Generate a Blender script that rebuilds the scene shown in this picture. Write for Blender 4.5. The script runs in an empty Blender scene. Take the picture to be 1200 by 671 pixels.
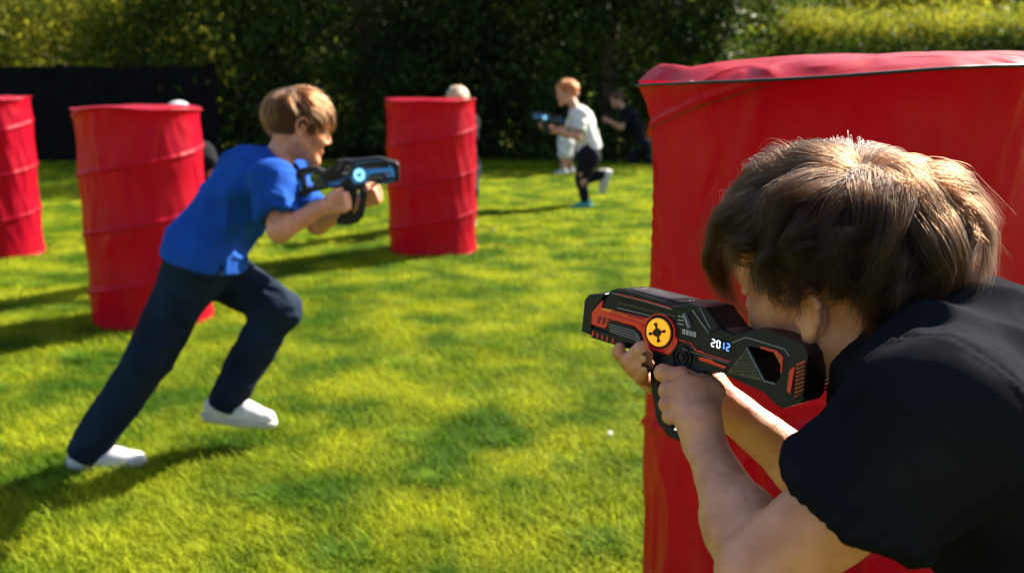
import bpy, bmesh, math, random
import numpy as np
from mathutils import Vector, Matrix
from mathutils.geometry import tessellate_polygon

random.seed(7); rng = np.random.default_rng(7)
S = bpy.context.scene; COL = S.collection
DEG = math.radians

# ---------------------------------------------------------------- camera, light, exposure
FPX = 1167.0; HC = 1.22; PITCH = math.atan((335.5-94)/FPX)
cam_d = bpy.data.cameras.new('camera'); cam = bpy.data.objects.new('camera', cam_d); COL.objects.link(cam)
cam.location = (0, 0, HC); cam.rotation_euler = (math.pi/2-PITCH, 0, 0)
cam_d.sensor_width = 36; cam_d.lens = FPX/1200*36; cam_d.clip_start = .05; cam_d.clip_end = 500
cam_d.dof.use_dof = True; cam_d.dof.focus_distance = 1.0; cam_d.dof.aperture_fstop = 6.0
S.camera = cam
SUN_ELEV = DEG(36); SUN_DIR = Vector((0.77, 0.64)).normalized()      # horizontal direction towards the sun
sdir = Vector((SUN_DIR.x*math.cos(SUN_ELEV), SUN_DIR.y*math.cos(SUN_ELEV), math.sin(SUN_ELEV)))
W = bpy.data.worlds.new('World'); S.world = W; W.use_nodes = True
nt = W.node_tree; sky = nt.nodes.new('ShaderNodeTexSky'); sky.sky_type = 'NISHITA'; sky.sun_disc = False
sky.dust_density = 2; sky.ozone_density = 1.2; sky.sun_elevation = SUN_ELEV; sky.sun_rotation = math.atan2(SUN_DIR.x, SUN_DIR.y)
nt.links.new(sky.outputs[0], nt.nodes['Background'].inputs[0]); nt.nodes['Background'].inputs[1].default_value = .06
sl = bpy.data.lights.new('sun', 'SUN'); sl.energy = 5.0; sl.angle = DEG(.5); sl.color = (1, .92, .79)
so = bpy.data.objects.new('sun', sl); COL.objects.link(so); so.rotation_euler = sdir.to_track_quat('Z', 'Y').to_euler()
S.view_settings.view_transform = 'Standard'; S.view_settings.look = 'None'
S.view_settings.exposure = 2.1; S.view_settings.gamma = 1; S.view_settings.use_curve_mapping = False
S.cycles.use_denoising = True; S.cycles.max_bounces = 8; S.cycles.transparent_max_bounces = 8
S.cycles.use_adaptive_sampling = True

CF = np.array([0, math.cos(PITCH), -math.sin(PITCH)]); CU = np.array([0, math.sin(PITCH), math.cos(PITCH)]); CR = np.array([1., 0, 0])
C0 = np.array([0, 0, HC])
def ray(px, py): return CF + CR*(px-600)/FPX - CU*(py-335.5)/FPX
def P(px, py, d): return C0 + d*ray(px, py)
def G(px, py, z=0):
    r = ray(px, py); return C0 + r*((z-HC)/r[2])
def V(*a): return np.array(a, float)
def unit(v): v = np.asarray(v, float); return v/np.linalg.norm(v)

# ---------------------------------------------------------------- noise
def _hash(i, j, k, seed):
    n = (i.astype(np.int64)*374761393 + j.astype(np.int64)*668265263 + k.astype(np.int64)*2147483647 + seed*974711)
    n = (n ^ (n >> 13))*1274126177; n = n ^ (n >> 16)
    return (n & 0xffff)/32767.5 - 1
def vnoise(p, f=1., seed=0):
    q = np.asarray(p, float)*f; b = np.floor(q).astype(np.int64); t = q-b; t = t*t*(3-2*t)
    x, y, z = b[..., 0], b[..., 1], b[..., 2]; r = 0
    for a in (0, 1):
        for c in (0, 1):
            for d in (0, 1):
                w = (t[..., 0] if a else 1-t[..., 0])*(t[..., 1] if c else 1-t[..., 1])*(t[..., 2] if d else 1-t[..., 2])
                r = r + w*_hash(x+a, y+c, z+d, seed)
    return r

# ---------------------------------------------------------------- materials
def mat(name, col, rough=.5, spec=.5, metal=0, col2=None, nscale=20, bump=0, bscale=200, sss=0, trans=0, sheen=0, emit=0, coat=0, detail=3, wear=0):
    m = bpy.data.materials.new(name); m.use_nodes = True; n = m.node_tree.nodes; l = m.node_tree.links
    b = n['Principled BSDF']; out = n['Material Output']
    b.inputs['Base Color'].default_value = (*col, 1); b.inputs['Roughness'].default_value = rough
    b.inputs['Specular IOR Level'].default_value = spec; b.inputs['Metallic'].default_value = metal
    tc = n.new('ShaderNodeTexCoord')
    if col2:
        tx = n.new('ShaderNodeTexNoise'); tx.inputs['Scale'].default_value = nscale; tx.inputs['Detail'].default_value = detail
        l.new(tc.outputs['Object'], tx.inputs['Vector'])
        rp = n.new('ShaderNodeValToRGB'); rp.color_ramp.elements[0].position = .35; rp.color_ramp.elements[1].position = .65
        rp.color_ramp.elements[0].color = (*col, 1); rp.color_ramp.elements[1].color = (*col2, 1)
        l.new(tx.outputs[0], rp.inputs[0]); l.new(rp.outputs[0], b.inputs['Base Color'])
    if bump:
        t2 = n.new('ShaderNodeTexNoise'); t2.inputs['Scale'].default_value = bscale; t2.inputs['Detail'].default_value = 4
        l.new(tc.outputs['Object'], t2.inputs['Vector'])
        bp = n.new('ShaderNodeBump'); bp.inputs['Strength'].default_value = bump; bp.inputs['Distance'].default_value = .002
        l.new(t2.outputs[0], bp.inputs['Height']); l.new(bp.outputs[0], b.inputs['Normal'])
    if wear:
        t3 = n.new('ShaderNodeTexNoise'); t3.inputs['Scale'].default_value = 60; t3.inputs['Detail'].default_value = 6
        l.new(tc.outputs['Object'], t3.inputs['Vector'])
        mr = n.new('ShaderNodeMapRange'); mr.inputs['From Min'].default_value = .3; mr.inputs['From Max'].default_value = .7
        mr.inputs['To Min'].default_value = max(.05, rough-wear); mr.inputs['To Max'].default_value = rough+wear
        l.new(t3.outputs[0], mr.inputs['Value']); l.new(mr.outputs[0], b.inputs['Roughness'])
    if sss:
        b.inputs['Subsurface Weight'].default_value = sss; b.inputs['Subsurface Radius'].default_value = (1, .35, .2); b.inputs['Subsurface Scale'].default_value = .008
    if sheen: b.inputs['Sheen Weight'].default_value = sheen; b.inputs['Sheen Roughness'].default_value = .5
    if coat: b.inputs['Coat Weight'].default_value = coat; b.inputs['Coat Roughness'].default_value = .1
    if emit: b.inputs['Emission Color'].default_value = (*col, 1); b.inputs['Emission Strength'].default_value = emit
    if trans:
        tr = n.new('ShaderNodeBsdfTranslucent'); mx = n.new('ShaderNodeMixShader'); mx.inputs[0].default_value = trans
        if col2: l.new(rp.outputs[0], tr.inputs[0])
        else: tr.inputs[0].default_value = (*col, 1)
        l.new(b.outputs[0], mx.inputs[1]); l.new(tr.outputs[0], mx.inputs[2]); l.new(mx.outputs[0], out.inputs[0])
    return m
M_skin = mat('skin', (.50, .195, .098), .42, .45, col2=(.63, .27, .155), nscale=38, detail=7, bump=.3, bscale=750, sss=.25, wear=.08)
M_skin_pale = mat('skin_pale', (.42, .20, .13), .5, .4, col2=(.50, .25, .17), nscale=25, sss=.2)
M_nail = mat('fingernail', (.56, .25, .16), .3, .5)
M_eye = mat('eye', (.5, .47, .44), .2)
M_iris = mat('iris', (.05, .03, .02), .1)
def cloth(name, col, trans=0, weave=1400, bump=.35, rough=.9, sheen=.0, k=1.25):
    return mat(name, col, rough, .08, col2=tuple(c*k for c in col), nscale=9, bump=bump, bscale=weave, sheen=sheen, trans=trans)
M_navy = cloth('navy_jersey', (.0075, .0082, .0115), k=1.4); M_navy.node_tree.nodes['Principled BSDF'].inputs['Specular IOR Level'].default_value = .01
M_blue = cloth('royal_blue_jersey', (.010, .060, .30), trans=.08)
M_white = cloth('white_jersey', (.58, .58, .57), trans=.15)
M_black = cloth('black_jersey', (.006, .007, .009))
M_denim = cloth('navy_denim', (.0065, .012, .025), k=1.7)
M_trouser = cloth('black_trouser', (.008, .009, .014))
M_shoe = mat('white_shoe', (.56, .56, .57), .55, .4, col2=(.44, .44, .44), nscale=30, bump=.2)
M_sole = mat('shoe_sole', (.40, .39, .36), .6)
M_lace = mat('grey_lace', (.22, .22, .23), .8)
M_teal = mat('teal_sole', (.02, .25, .25), .5)
M_cap = cloth('grey_cap', (.30, .31, .33))
M_cord = mat('black_cord', (.01, .01, .01), .7)
def haircol(name, col, r=.34):
    m = bpy.data.materials.new(name); m.use_nodes = True; n = m.node_tree.nodes; l = m.node_tree.links
    n.remove(n['Principled BSDF']); h = n.new('ShaderNodeBsdfHairPrincipled'); h.parametrization = 'COLOR'
    h.inputs['Roughness'].default_value = r; h.inputs['Radial Roughness'].default_value = .45; h.inputs['IOR'].default_value = 1.3
    h.inputs['Random Roughness'].default_value = .2
    hi = n.new('ShaderNodeHairInfo'); rp = n.new('ShaderNodeValToRGB')
    rp.color_ramp.elements[0].color = (col[0]*.45, col[1]*.4, col[2]*.35, 1); rp.color_ramp.elements[1].color = (col[0]*2.6, col[1]*2.4, col[2]*2.1, 1)
    l.new(hi.outputs['Random'], rp.inputs[0]); l.new(rp.outputs[0], h.inputs['Color']); l.new(h.outputs[0], n['Material Output'].inputs[0])
    return m
MH_brown = haircol('dark_brown_hair', (.0125, .0056, .0027)); MC_brown = mat('brown_hair_base', (.018, .010, .006), .8)
MH_light = haircol('light_brown_hair', (.050, .020, .0075)); MC_light = mat('light_hair_base', (.07, .035, .016), .8)
MH_red = haircol('ginger_hair', (.62, .19, .045)); MC_red = mat('ginger_hair_base', (.35, .09, .02), .8)
MH_blond = haircol('blond_hair', (.60, .42, .24)); MC_blond = mat('blond_hair_base', (.35, .22, .12), .8)

def leafmat(name, c1, c2, tr=.45, scale=1.5, gloss=.35):
    m = bpy.data.materials.new(name); m.use_nodes = True; n = m.node_tree.nodes; l = m.node_tree.links
    b = n['Principled BSDF']; b.inputs['Roughness'].default_value = gloss+.30; b.inputs['Specular IOR Level'].default_value = .15
    g = n.new('ShaderNodeNewGeometry'); tx = n.new('ShaderNodeTexNoise'); tx.inputs['Scale'].default_value = scale; tx.inputs['Detail'].default_value = 5
    l.new(g.outputs['Position'], tx.inputs['Vector']); rp = n.new('ShaderNodeValToRGB')
    rp.color_ramp.elements[0].position = .38; rp.color_ramp.elements[1].position = .62
    rp.color_ramp.elements[0].color = (*c1, 1); rp.color_ramp.elements[1].color = (*c2, 1)
    l.new(tx.outputs[0], rp.inputs[0])
    # each leaf or blade differs a little
    mr = n.new('ShaderNodeMapRange'); mr.inputs['To Min'].default_value = .65; mr.inputs['To Max'].default_value = 1.35
    l.new(g.outputs['Random Per Island'], mr.inputs['Value'])
    mu = n.new('ShaderNodeVectorMath'); mu.operation = 'SCALE'; l.new(rp.outputs[0], mu.inputs[0]); l.new(mr.outputs[0], mu.inputs['Scale'])
    l.new(mu.outputs[0], b.inputs['Base Color'])
    t = n.new('ShaderNodeBsdfTranslucent'); l.new(mu.outputs[0], t.inputs[0])
    mx = n.new('ShaderNodeMixShader'); mx.inputs[0].default_value = tr
    l.new(b.outputs[0], mx.inputs[1]); l.new(t.outputs[0], mx.inputs[2]); l.new(mx.outputs[0], n['Material Output'].inputs[0])
    return m

# ---------------------------------------------------------------- mesh helpers
def link(name, me, m=None, parent=None, smooth=True, world=True):
    o = bpy.data.objects.new(name, me); COL.objects.link(o)
    if m is not None: me.materials.append(m)
    if smooth and me.polygons:
        me.polygons.foreach_set('use_smooth', np.ones(len(me.polygons), bool))
    if parent is not None: o.parent = parent
    return o
def np_mesh(name, v, f):
    me = bpy.data.meshes.new(name); v = np.asarray(v, np.float32); f = np.asarray(f, np.int32); k = f.shape[1]
    me.vertices.add(len(v)); me.vertices.foreach_set('co', v.ravel())
    me.loops.add(f.size); me.loops.foreach_set('vertex_index', f.ravel())
    me.polygons.add(len(f)); me.polygons.foreach_set('loop_start', np.arange(0, f.size, k, dtype=np.int32))
    me.update(calc_edges=True); return me
def tag(o, label=None, cat=None, group=None, kind=None):
    for k, v in (('label', label), ('category', cat), ('group', group), ('kind', kind)):
        if v: o[k] = v
    return o
def local(o, verts, center):          # move the origin of world-space vertices to a base point
    pass

# ---------------------------------------------------------------- implicit modelling
class Field:
    def __init__(s, lo, hi, h):
        s.h = h; s.lo = np.array(lo, float); s.n = np.ceil((np.array(hi)-lo)/h).astype(int)+1
        s.F = np.full(s.n, 9., np.float32)
    def sub(s, lo, hi):
        a = np.clip(np.floor((lo-s.lo)/s.h).astype(int), 0, s.n); b = np.clip(np.ceil((hi-s.lo)/s.h).astype(int)+1, 0, s.n)
        if (b <= a).any(): return None, None
        ax = [s.lo[i]+s.h*np.arange(a[i], b[i]) for i in range(3)]
        return tuple(slice(a[i], b[i]) for i in range(3)), np.stack(np.meshgrid(*ax, indexing='ij'), -1)
    def apply(s, lo, hi, fn, k, op):
        m = k+2.5*s.h; sl_, p = s.sub(np.array(lo)-m, np.array(hi)+m)
        if sl_ is None: return
        d = fn(p); f = s.F[sl_]
        if op == 'sub': d = -d; h_ = np.clip(.5-.5*(d-f)/max(k, 1e-6)*-1, 0, 1)
        if op == 'add':
            h_ = np.clip(.5+.5*(d-f)/max(k, 1e-6), 0, 1); r = d*(1-h_)+f*h_ - k*h_*(1-h_)
        else:
            h_ = np.clip(.5+.5*(d-f)/max(k, 1e-6), 0, 1); r = f*(1-h_)+d*h_ + k*h_*(1-h_)
        s.F[sl_] = r
    def cone(s, a, b, ra, rb, k=.01, op='add'):
        a = np.asarray(a, float); b = np.asarray(b, float); ab = b-a; L = max(ab@ab, 1e-12); R = max(ra, rb)
        def fn(p):
            t = np.clip(((p-a)@ab)/L, 0, 1); return np.linalg.norm(p-(a+t[..., None]*ab), axis=-1)-(ra+(rb-ra)*t)
        s.apply(np.minimum(a, b)-R, np.maximum(a, b)+R, fn, k, op)
    def ell(s, c, r, R=None, k=.01, op='add'):
        c = np.asarray(c, float); r = np.asarray(r, float); R = np.eye(3) if R is None else R   # columns: local axes
        m = r.max()
        def fn(p):
            q = (p-c)@R; k0 = np.linalg.norm(q/r, axis=-1); k1 = np.linalg.norm(q/(r*r), axis=-1); return k0*(k0-1)/np.maximum(k1, 1e-9)
        s.apply(c-m, c+m, fn, k, op)
    def plane(s, pt, n, k=0.):       # keep the side that n points away from
        pt = np.asarray(pt, float); n = unit(n)
        s.apply(s.lo, s.lo+s.h*s.n, lambda p: -((p-pt)@n), k, 'sub')
    def mesh(s):
        F = s.F; sg = F < 0; n = F.shape
        sc = np.zeros(tuple(x-1 for x in n), np.uint8)
        offs = [(i, j, k) for i in (0, 1) for j in (0, 1) for k in (0, 1)]
        for i, j, k in offs: sc += sg[i:n[0]-1+i, j:n[1]-1+j, k:n[2]-1+k]
        idx = np.argwhere((sc > 0) & (sc < 8))
        pos = np.zeros((len(idx), 3)); cnt = np.zeros(len(idx))
        for a in offs:
            for ax in range(3):
                if a[ax]: continue
                b = list(a); b[ax] = 1
                ia = idx+np.array(a); ib = idx+np.array(b)
                fa = F[ia[:, 0], ia[:, 1], ia[:, 2]]; fb = F[ib[:, 0], ib[:, 1], ib[:, 2]]
                mk = (fa < 0) != (fb < 0); t = np.where(mk, fa/np.where(mk, fa-fb, 1), 0)
                pos += mk[:, None]*(np.array(a)+t[:, None]*(np.array(b)-np.array(a))); cnt += mk
        v = s.lo+s.h*(idx+pos/cnt[:, None])
        vid = np.full(sc.shape, -1, np.int32); vid[idx[:, 0], idx[:, 1], idx[:, 2]] = np.arange(len(idx))
        fs = []
        for ax in range(3):
            u, w = (ax+1) % 3, (ax+2) % 3
            sa = [slice(None)]*3; sb = [slice(None)]*3; sa[ax] = slice(0, -1); sb[ax] = slice(1, None)
            A = sg[tuple(sa)]; B = sg[tuple(sb)]; e = np.argwhere(A != B)
            e = e[(e[:, u] > 0) & (e[:, w] > 0) & (e[:, u] < n[u]-1) & (e[:, w] < n[w]-1)]
            inside = A[e[:, 0], e[:, 1], e[:, 2]]
            q = []
            for du, dw in ((-1, -1), (0, -1), (0, 0), (-1, 0)):
                c = e.copy(); c[:, u] += du; c[:, w] += dw; q.append(vid[c[:, 0], c[:, 1], c[:, 2]])
            q = np.stack(q, 1); q[~inside] = q[~inside][:, ::-1]; fs.append(q)
        return v, np.concatenate(fs)
def normals(v, f):
    n = np.zeros_like(v); fn = np.cross(v[f[:, 2]]-v[f[:, 0]], v[f[:, 3]]-v[f[:, 1]])
    for i in range(4): np.add.at(n, f[:, i], fn)
    return n/np.maximum(np.linalg.norm(n, axis=1, keepdims=True), 1e-12)
def smooth_v(v, f, it=1, lam=.5):
    for _ in range(it):
        s_ = np.zeros_like(v); c = np.zeros(len(v))
        for i in range(4):
            for j in (1, 3): np.add.at(s_, f[:, i], v[f[:, (i+j) % 4]]); np.add.at(c, f[:, i], 1)
        v = v+lam*(s_/np.maximum(c, 1)[:, None]-v)
    return v
def wrinkle(v, f, amp, dirs, freq, seed=0, it=1):
    """cloth folds: ridged noise stretched along each direction given"""
    n = normals(v, f); d = 0
    for i, (dr, w) in enumerate(dirs):
        dr = unit(dr); q = v-(v@dr)[:, None]*dr*.82
        q = q+.02*np.stack([vnoise(v, 9, seed+i+7), vnoise(v, 9, seed+i+17), vnoise(v, 9, seed+i+27)], 1)
        r = 1-np.abs(vnoise(q, freq, seed+i*3)); mask = np.clip(.5+vnoise(v, freq*.35, seed+50+i)*1.1, 0, 1)
        d = d+w*(r**2-.4)*mask
    return v+n*(amp*d)[:, None]
def build(name, v, f, m, parent=None, base=None):
    base = np.zeros(3) if base is None else np.asarray(base)
    o = link(name, np_mesh(name, v-base, f), m, parent); 
    if parent is None: o.location = base
    return o
def merge(parts):
    vs, fs, k = [], [], 0
    for v, f in parts: vs.append(v); fs.append(f+k); k += len(v)
    return np.concatenate(vs), np.concatenate(fs)

# ---------------------------------------------------------------- head, ear, hair
def frame(fwd, up):
    f = unit(fwd); u = np.asarray(up, float); u = unit(u-(u@f)*f); return np.stack([f, np.cross(u, f), u], 1)   # columns fwd, left, up
def head_prims(F, c, R, s=1., fine=False):
    T = lambda x, y, z: c+R@(V(x, y, z)*s)
    q = lambda a, b, ra, rb, k=.01, op='add': F.cone(T(*a), T(*b), ra*s, rb*s, k*s, op)
    F.ell(T(-.010, 0, .018), V(.096, .074, .084)*s, R, .01*s)
    F.ell(T(.030, 0, -.040), V(.056, .056, .070)*s, R, .02*s)
    for y in (-1, 1):
        q((-.002, y*.052, -.050), (.060, y*.018, -.104), .018, .017, .02)      # jaw
        q((.045, y*.046, -.030), (.066, y*.032, -.040), .018, .017, .02)       # cheek
    q((.068, -.008, -.108), (.068, .008, -.108), .016, .016, .015)             # chin
    q((.074, -.028, .008), (.074, .028, .008), .013, .013, .016)
    for y in (-1, 1): F.ell(T(.094, y*.031, -.012), V(.012, .016, .010)*s, R, .010*s, 'sub')
    for y in (-1, 1): q((.079, y*.022, -.003), (.076, y*.041, -.006), .005, .004, .004); q((.079, y*.022, -.021), (.076, y*.041, -.020), .0045, .004, .004)
    q((.082, 0, -.004), (.100, 0, -.038), .006, .0075, .008)
    F.ell(T(.045, 0, .035), V(.048, .058, .045)*s, R, .02*s)
    for y in (-1, 1): q((.092, y*.010, -.044), (.094, y*.009, -.045), .007, .006, .006)
    q((.079, -.016, -.073), (.079, .016, -.073), .0065, .0075, .007)
    q((.077, -.014, -.083), (.077, .014, -.083), .0065, .0075, .006)
    q((.0885, -.02, -.078), (.0885, .02, -.078), .0022, .0022, .003, 'sub')
    for y in (-1, 1):      # ears
        F.ell(T(-.008, y*.077, -.018), V(.015, .0055, .026)*s, R@rotz(y*.45), .004*s)
        pts = [(.010, .075, -.010), (.012, .079, .006), (.004, .083, .017), (-.009, .087, .019), (-.021, .090, .010), (-.024, .089, -.006), (-.019, .085, -.022), (-.010, .081, -.035), (-.002, .078, -.042)]
        for i in range(len(pts)-1):
            a, b = pts[i], pts[i+1]; q((a[0], y*a[1], a[2]), (b[0], y*b[1], b[2]), .0036, .0036, .0035)
        q((-.003, y*.079, -.038), (-.001, y*.078, -.043), .0062, .0058, .004)
        q((.004, y*.076, -.022), (.006, y*.076, -.014), .0042, .0042, .003)
        F.ell(T(-.004, y*.087, -.015), V(.0075, .007, .013)*s, R, .003*s, 'sub')
def rotz(a): return np.array([[math.cos(a), -math.sin(a), 0], [math.sin(a), math.cos(a), 0], [0, 0, 1.]])

def hair_paths(N, guides, steps, L, whorl, c, r, hmax, seed, swirl=.5, comb=(0, 0, 0), short_below=-.03, lift=.35, wild=.35, clump=.7, spread=1., flick=.0, wave=.0, trim=0):
    g = np.random.default_rng(seed); w = unit(whorl)
    def roots(n):
        out = np.zeros((0, 3))
        while len(out) < n:
            d = g.normal(size=(n*2, 3)); d /= np.linalg.norm(d, axis=1, keepdims=True); p = c+d*r
            x, y, z = p[:, 0]-c[0], p[:, 1], p[:, 2]-c[2]; ay = np.abs(y)
            lim = np.where(x > .055, .040+.0*ay, np.where(x > .018, -.012+(x-.018)*1.35-.0*ay, np.where(x > -.045, -.004-(.018-x)*.15, -.066)))
            side = ay > .045
            lim = np.where(~side & (x > .02), .035, lim); lim = np.where(~side & (x <= .02), -.078, lim)
            out = np.concatenate([out, d[z > lim]])
        return out[:n]
    def march(d, seed2, lens):
        n = len(d); nr = unit3(d/r*1.0); p = c+d*r; path = [p.copy()]; hh = np.zeros(n)
        hm = hmax*(.35+.65*g.random(n))*np.clip((d[:, 2]*r[2]+.055)/.09, .22, 1)
        pert = np.stack([vnoise(d, 2.6, seed2), vnoise(d, 2.6, seed2+1), vnoise(d, 2.6, seed2+2)], 1)
        jit = g.normal(size=(n, 3))*wild*.3; cur = d.copy(); prev = None
        fl = np.clip(vnoise(d, 4., seed2+9)*1.6, -.3, 1)+.3*g.random(n); ph = vnoise(d, 5., seed2+12)*6
        for k in range(steps):
            s_ = (k+1)/steps; nr = unit3(cur/r)
            t = (cur@w)[:, None]*cur-w; t = unit3(t-(t*nr).sum(1, keepdims=True)*nr)
            sw = np.cross(w, cur); tt = t+swirl*sw+np.array(comb)*(.3+.7*s_)+pert*wild+jit*s_+np.array([0, 0, -.35])*s_
            tt = unit3(tt-(tt*nr).sum(1, keepdims=True)*nr)
            if prev is not None: tt = unit3(prev*.55+tt*.45)
            tt2 = np.cross(tt, nr); prev = tt; p2 = c+cur*r*1.0+tt*(lens/steps)[:, None]
            q = (p2-c)/r; cur = q/np.linalg.norm(q, axis=1, keepdims=True)
            prof = math.sin(min(1, s_*1.5)*math.pi*.62)
            path.append(c+cur*r+unit3(cur/r)*(hm*prof+flick*fl*s_**3)[:, None]+tt2*(wave*np.sin(s_*6+ph)*s_)[:, None])
        return np.stack(path, 1)
    gd = roots(guides); z = gd[:, 2]*r[2]
    sd = np.clip((np.abs(gd[:, 1])-.4)/.3, 0, 1)*.035*trim; gl = L*(.55+.75*g.random(guides))*np.clip((z-short_below-sd)/.075, .2, 1); gp = march(gd, seed, gl)
    cd = roots(N); rt = c+cd*r; gr = gp[:, 0]; near = np.empty(N, int)
    for i in range(0, N, 4000):
        dd = ((rt[i:i+4000, None]-gr[None])**2).sum(-1); near[i:i+4000] = dd.argmin(1)
    s_ = np.linspace(0, 1, steps+1)[None, :, None]; off = (rt-gr[near])[:, None, :]
    own = march(cd, seed, L*(.6+.6*g.random(N))*np.clip((cd[:, 2]*r[2]-short_below-np.clip((np.abs(cd[:, 1])-.4)/.3, 0, 1)*.035*trim)/.075, .2, 1))
    a = clump*np.clip(s_*1.8, 0, 1); fol = gp[near]+off*(1-.65*s_)*spread
    path = own*(1-a)+fol*a
    path += (g.normal(size=(N, 1, 3))*.0022*wild*2)*s_**2
    fr = g.random(N) < .035; path[fr] += (unit3(cd[fr])[:, None, :]*(.004+.018*g.random(fr.sum())[:, None, None]))*s_**1.6
    return path
def unit3(v): return v/np.maximum(np.linalg.norm(v, axis=-1, keepdims=True), 1e-9)
def hair_object(name, path, m, rad, parent):
    N, K, _ = path.shape; hc = bpy.data.hair_curves.new(name); hc.add_curves([K]*N)
    hc.attributes['position'].data.foreach_set('vector', path.reshape(-1, 3).astype(np.float32).ravel())
    ra = hc.attributes.get('radius') or hc.attributes.new('radius', 'FLOAT', 'POINT')
    rr = np.tile(rad*np.clip(1.15-np.linspace(0, 1, K)**2*1.0, .12, 1), N).astype(np.float32); ra.data.foreach_set('value', rr)
    hc.materials.append(m); o = bpy.data.objects.new(name, hc); COL.objects.link(o); o.parent = parent; return o
def hair(parent, base, c, R, s, mh, mc, zcut=-.066, earcut=0, N=6000, guides=200, steps=8, L=.06, hmax=.014, seed=1, rad=.0001, h=.004, cap=.010, **kw):
    cc = V(-.010, 0, .018); rr = V(.096, .074, .084)
    F = Field(V(-.16, -.14, -.13), V(.14, .14, .15), h)
    F.ell(cc, rr+cap, None, .01)
    F.cone((.125, -.06, -.03), (.125, .06, -.03), .075, .075, .02, 'sub'); F.cone((.06, -.1, -.075), (.06, .1, -.075), .062, .062, .02, 'sub')
    F.plane((0, 0, zcut), (0, 0, -1), .01)
    for y in (-1, 1): F.ell((0.0, y*.088, -.022), (.022, .03, .034), None, .006, 'sub')
    if earcut:
        for y in (-1, 1): F.cone((-.075, y*.085, -.038), (.04, y*.085, -.030), .040, .040, .004, 'sub')
    v, f = F.mesh(); n = normals(v, f); v = v+n*(vnoise(v, 60, seed)*.0025)[:, None]
    v = (c+(R@(v*s).T).T)-base; o = link('hair', np_mesh('hair', v, f), mc, parent)
    p = hair_paths(N, guides, steps, L, kw.pop('whorl', (-.45, .1, .9)), cc, rr*1.0, hmax, seed, **kw)
    p = (c+((p*s)@R.T))-base
    hair_object('hair_strands', p, mh, rad, o); return o
def eyes(parent, base, c, R, s, dx=0.):
    for y in (-1, 1):
        v, f = sphere(.0100*s, 16, 10); q = c+R@(V(.0745+dx, y*.031, -.013)*s)
        link('eye', np_mesh('eye', v+q-base, f), M_eye, parent)
        v2, f2 = sphere(.0052*s, 12, 8); q = c+R@(V(.0803+dx, y*.031, -.013)*s)
        link('iris', np_mesh('iris', v2+q-base, f2), M_iris, parent.children[-1] if False else bpy.data.objects[COL.objects[-1].name])
def sphere(r, nu=16, nv=10):
    v = []; f = []
    for j in range(nv+1):
        for i in range(nu):
            a = 2*math.pi*i/nu; b = math.pi*(j+.0)/nv; v.append((r*math.sin(b)*math.cos(a), r*math.sin(b)*math.sin(a), r*math.cos(b)))
    for j in range(nv):
        for i in range(nu): f.append((j*nu+i, (j+1)*nu+i, (j+1)*nu+(i+1) % nu, j*nu+(i+1) % nu))
    return np.array(v), np.array(f)

# ---------------------------------------------------------------- generic clothed figure (used for the children further away)
def hand_prims(F, w, fwd, palm, thumb, s=1., curl=(.9, 1.0, .7)):
    f = unit(fwd); n = unit(palm-(np.asarray(palm)@f)*f); t = np.asarray(thumb, float); t = unit(t-(t@f)*f-(t@n)*n)
    for i, (lat, ln) in enumerate(((.021, .9), (.007, 1.), (-.007, .95), (-.020, .78))):
        m = w+(f*.062+t*lat)*s; F.cone(w+t*lat*.5*s, m, .0125*s, .0105*s, .008*s)
        d = f; p = m; a = 0
        for j, (c_, l_) in enumerate(zip(curl, (.030, .020, .016))):
            a += c_; d = f*math.cos(a)+n*math.sin(a); p2 = p+d*l_*ln*s; F.cone(p, p2, (.0085-.001*j)*s, (.0078-.001*j)*s, .003*s); p = p2
    b = w+(f*.018+t*.018)*s; e = b+(f*.028+t*.018+n*.012)*s; g_ = e+(f*.02+n*.02)*s
    F.cone(b, e, .012*s, .010*s, .006*s); F.cone(e, g_, .0095*s, .0075*s, .003*s)
def shoe(name, ankle, toe, up, m, parent, base, s=1., h=.005, msole=None):
    f = unit(toe); u = np.asarray(up, float); u = unit(u-(u@f)*f); l = np.cross(u, f); A = np.asarray(ankle, float)
    T = lambda x, y, z: A+(f*x+l*y+u*z)*s
    F = Field(A-.26*s, A+.26*s, h)
    F.cone(T(-.035, 0, -.04), T(.06, .004, -.045), .036*s, .040*s, .02*s); F.cone(T(.06, .004, -.047), T(.135, .006, -.055), .040*s, .030*s, .02*s)
    F.cone(T(-.015, 0, -.03), T(-.01, 0, .025), .040*s, .038*s, .03*s); F.cone(T(.02, 0, -.02), T(.09, 0, -.04), .026*s, .024*s, .02*s)
    F.plane(T(0, 0, -.066), -u, .004*s); F.plane(T(0, 0, .030), u+.3*f, .004*s)
    v, f_ = F.mesh(); o = link(name, np_mesh(name, v-base, f_), m, parent)
    F = Field(A-.26*s, A+.26*s, h)
    F.cone(T(-.037, 0, -.06), T(.06, .004, -.06), .040*s, .044*s, .02*s); F.cone(T(.06, .004, -.06), T(.137, .006, -.062), .044*s, .034*s, .02*s)
    F.plane(T(0, 0, -.082), -u, .003*s); F.plane(T(0, 0, -.058), u, .003*s)
    v, f_ = F.mesh(); link('sole', np_mesh('sole', v-base, f_), msole or M_sole, o)
    if h <= .0045:
        parts = []
        for k in range(5):
            x = .018+k*.017; z = .010-k*.009; parts.append(tube([T(x, -.026+k*.0015, z-.012), T(x+.003, -.010, z+.001), T(x+.004, .012, z+.001), T(x, .028-k*.0015, z-.010)], [.0026*s]*4, 6))
        v, f_ = merge(parts); link('lace', np_mesh('lace', v-base, f_), M_lace, o)
    return o

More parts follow.
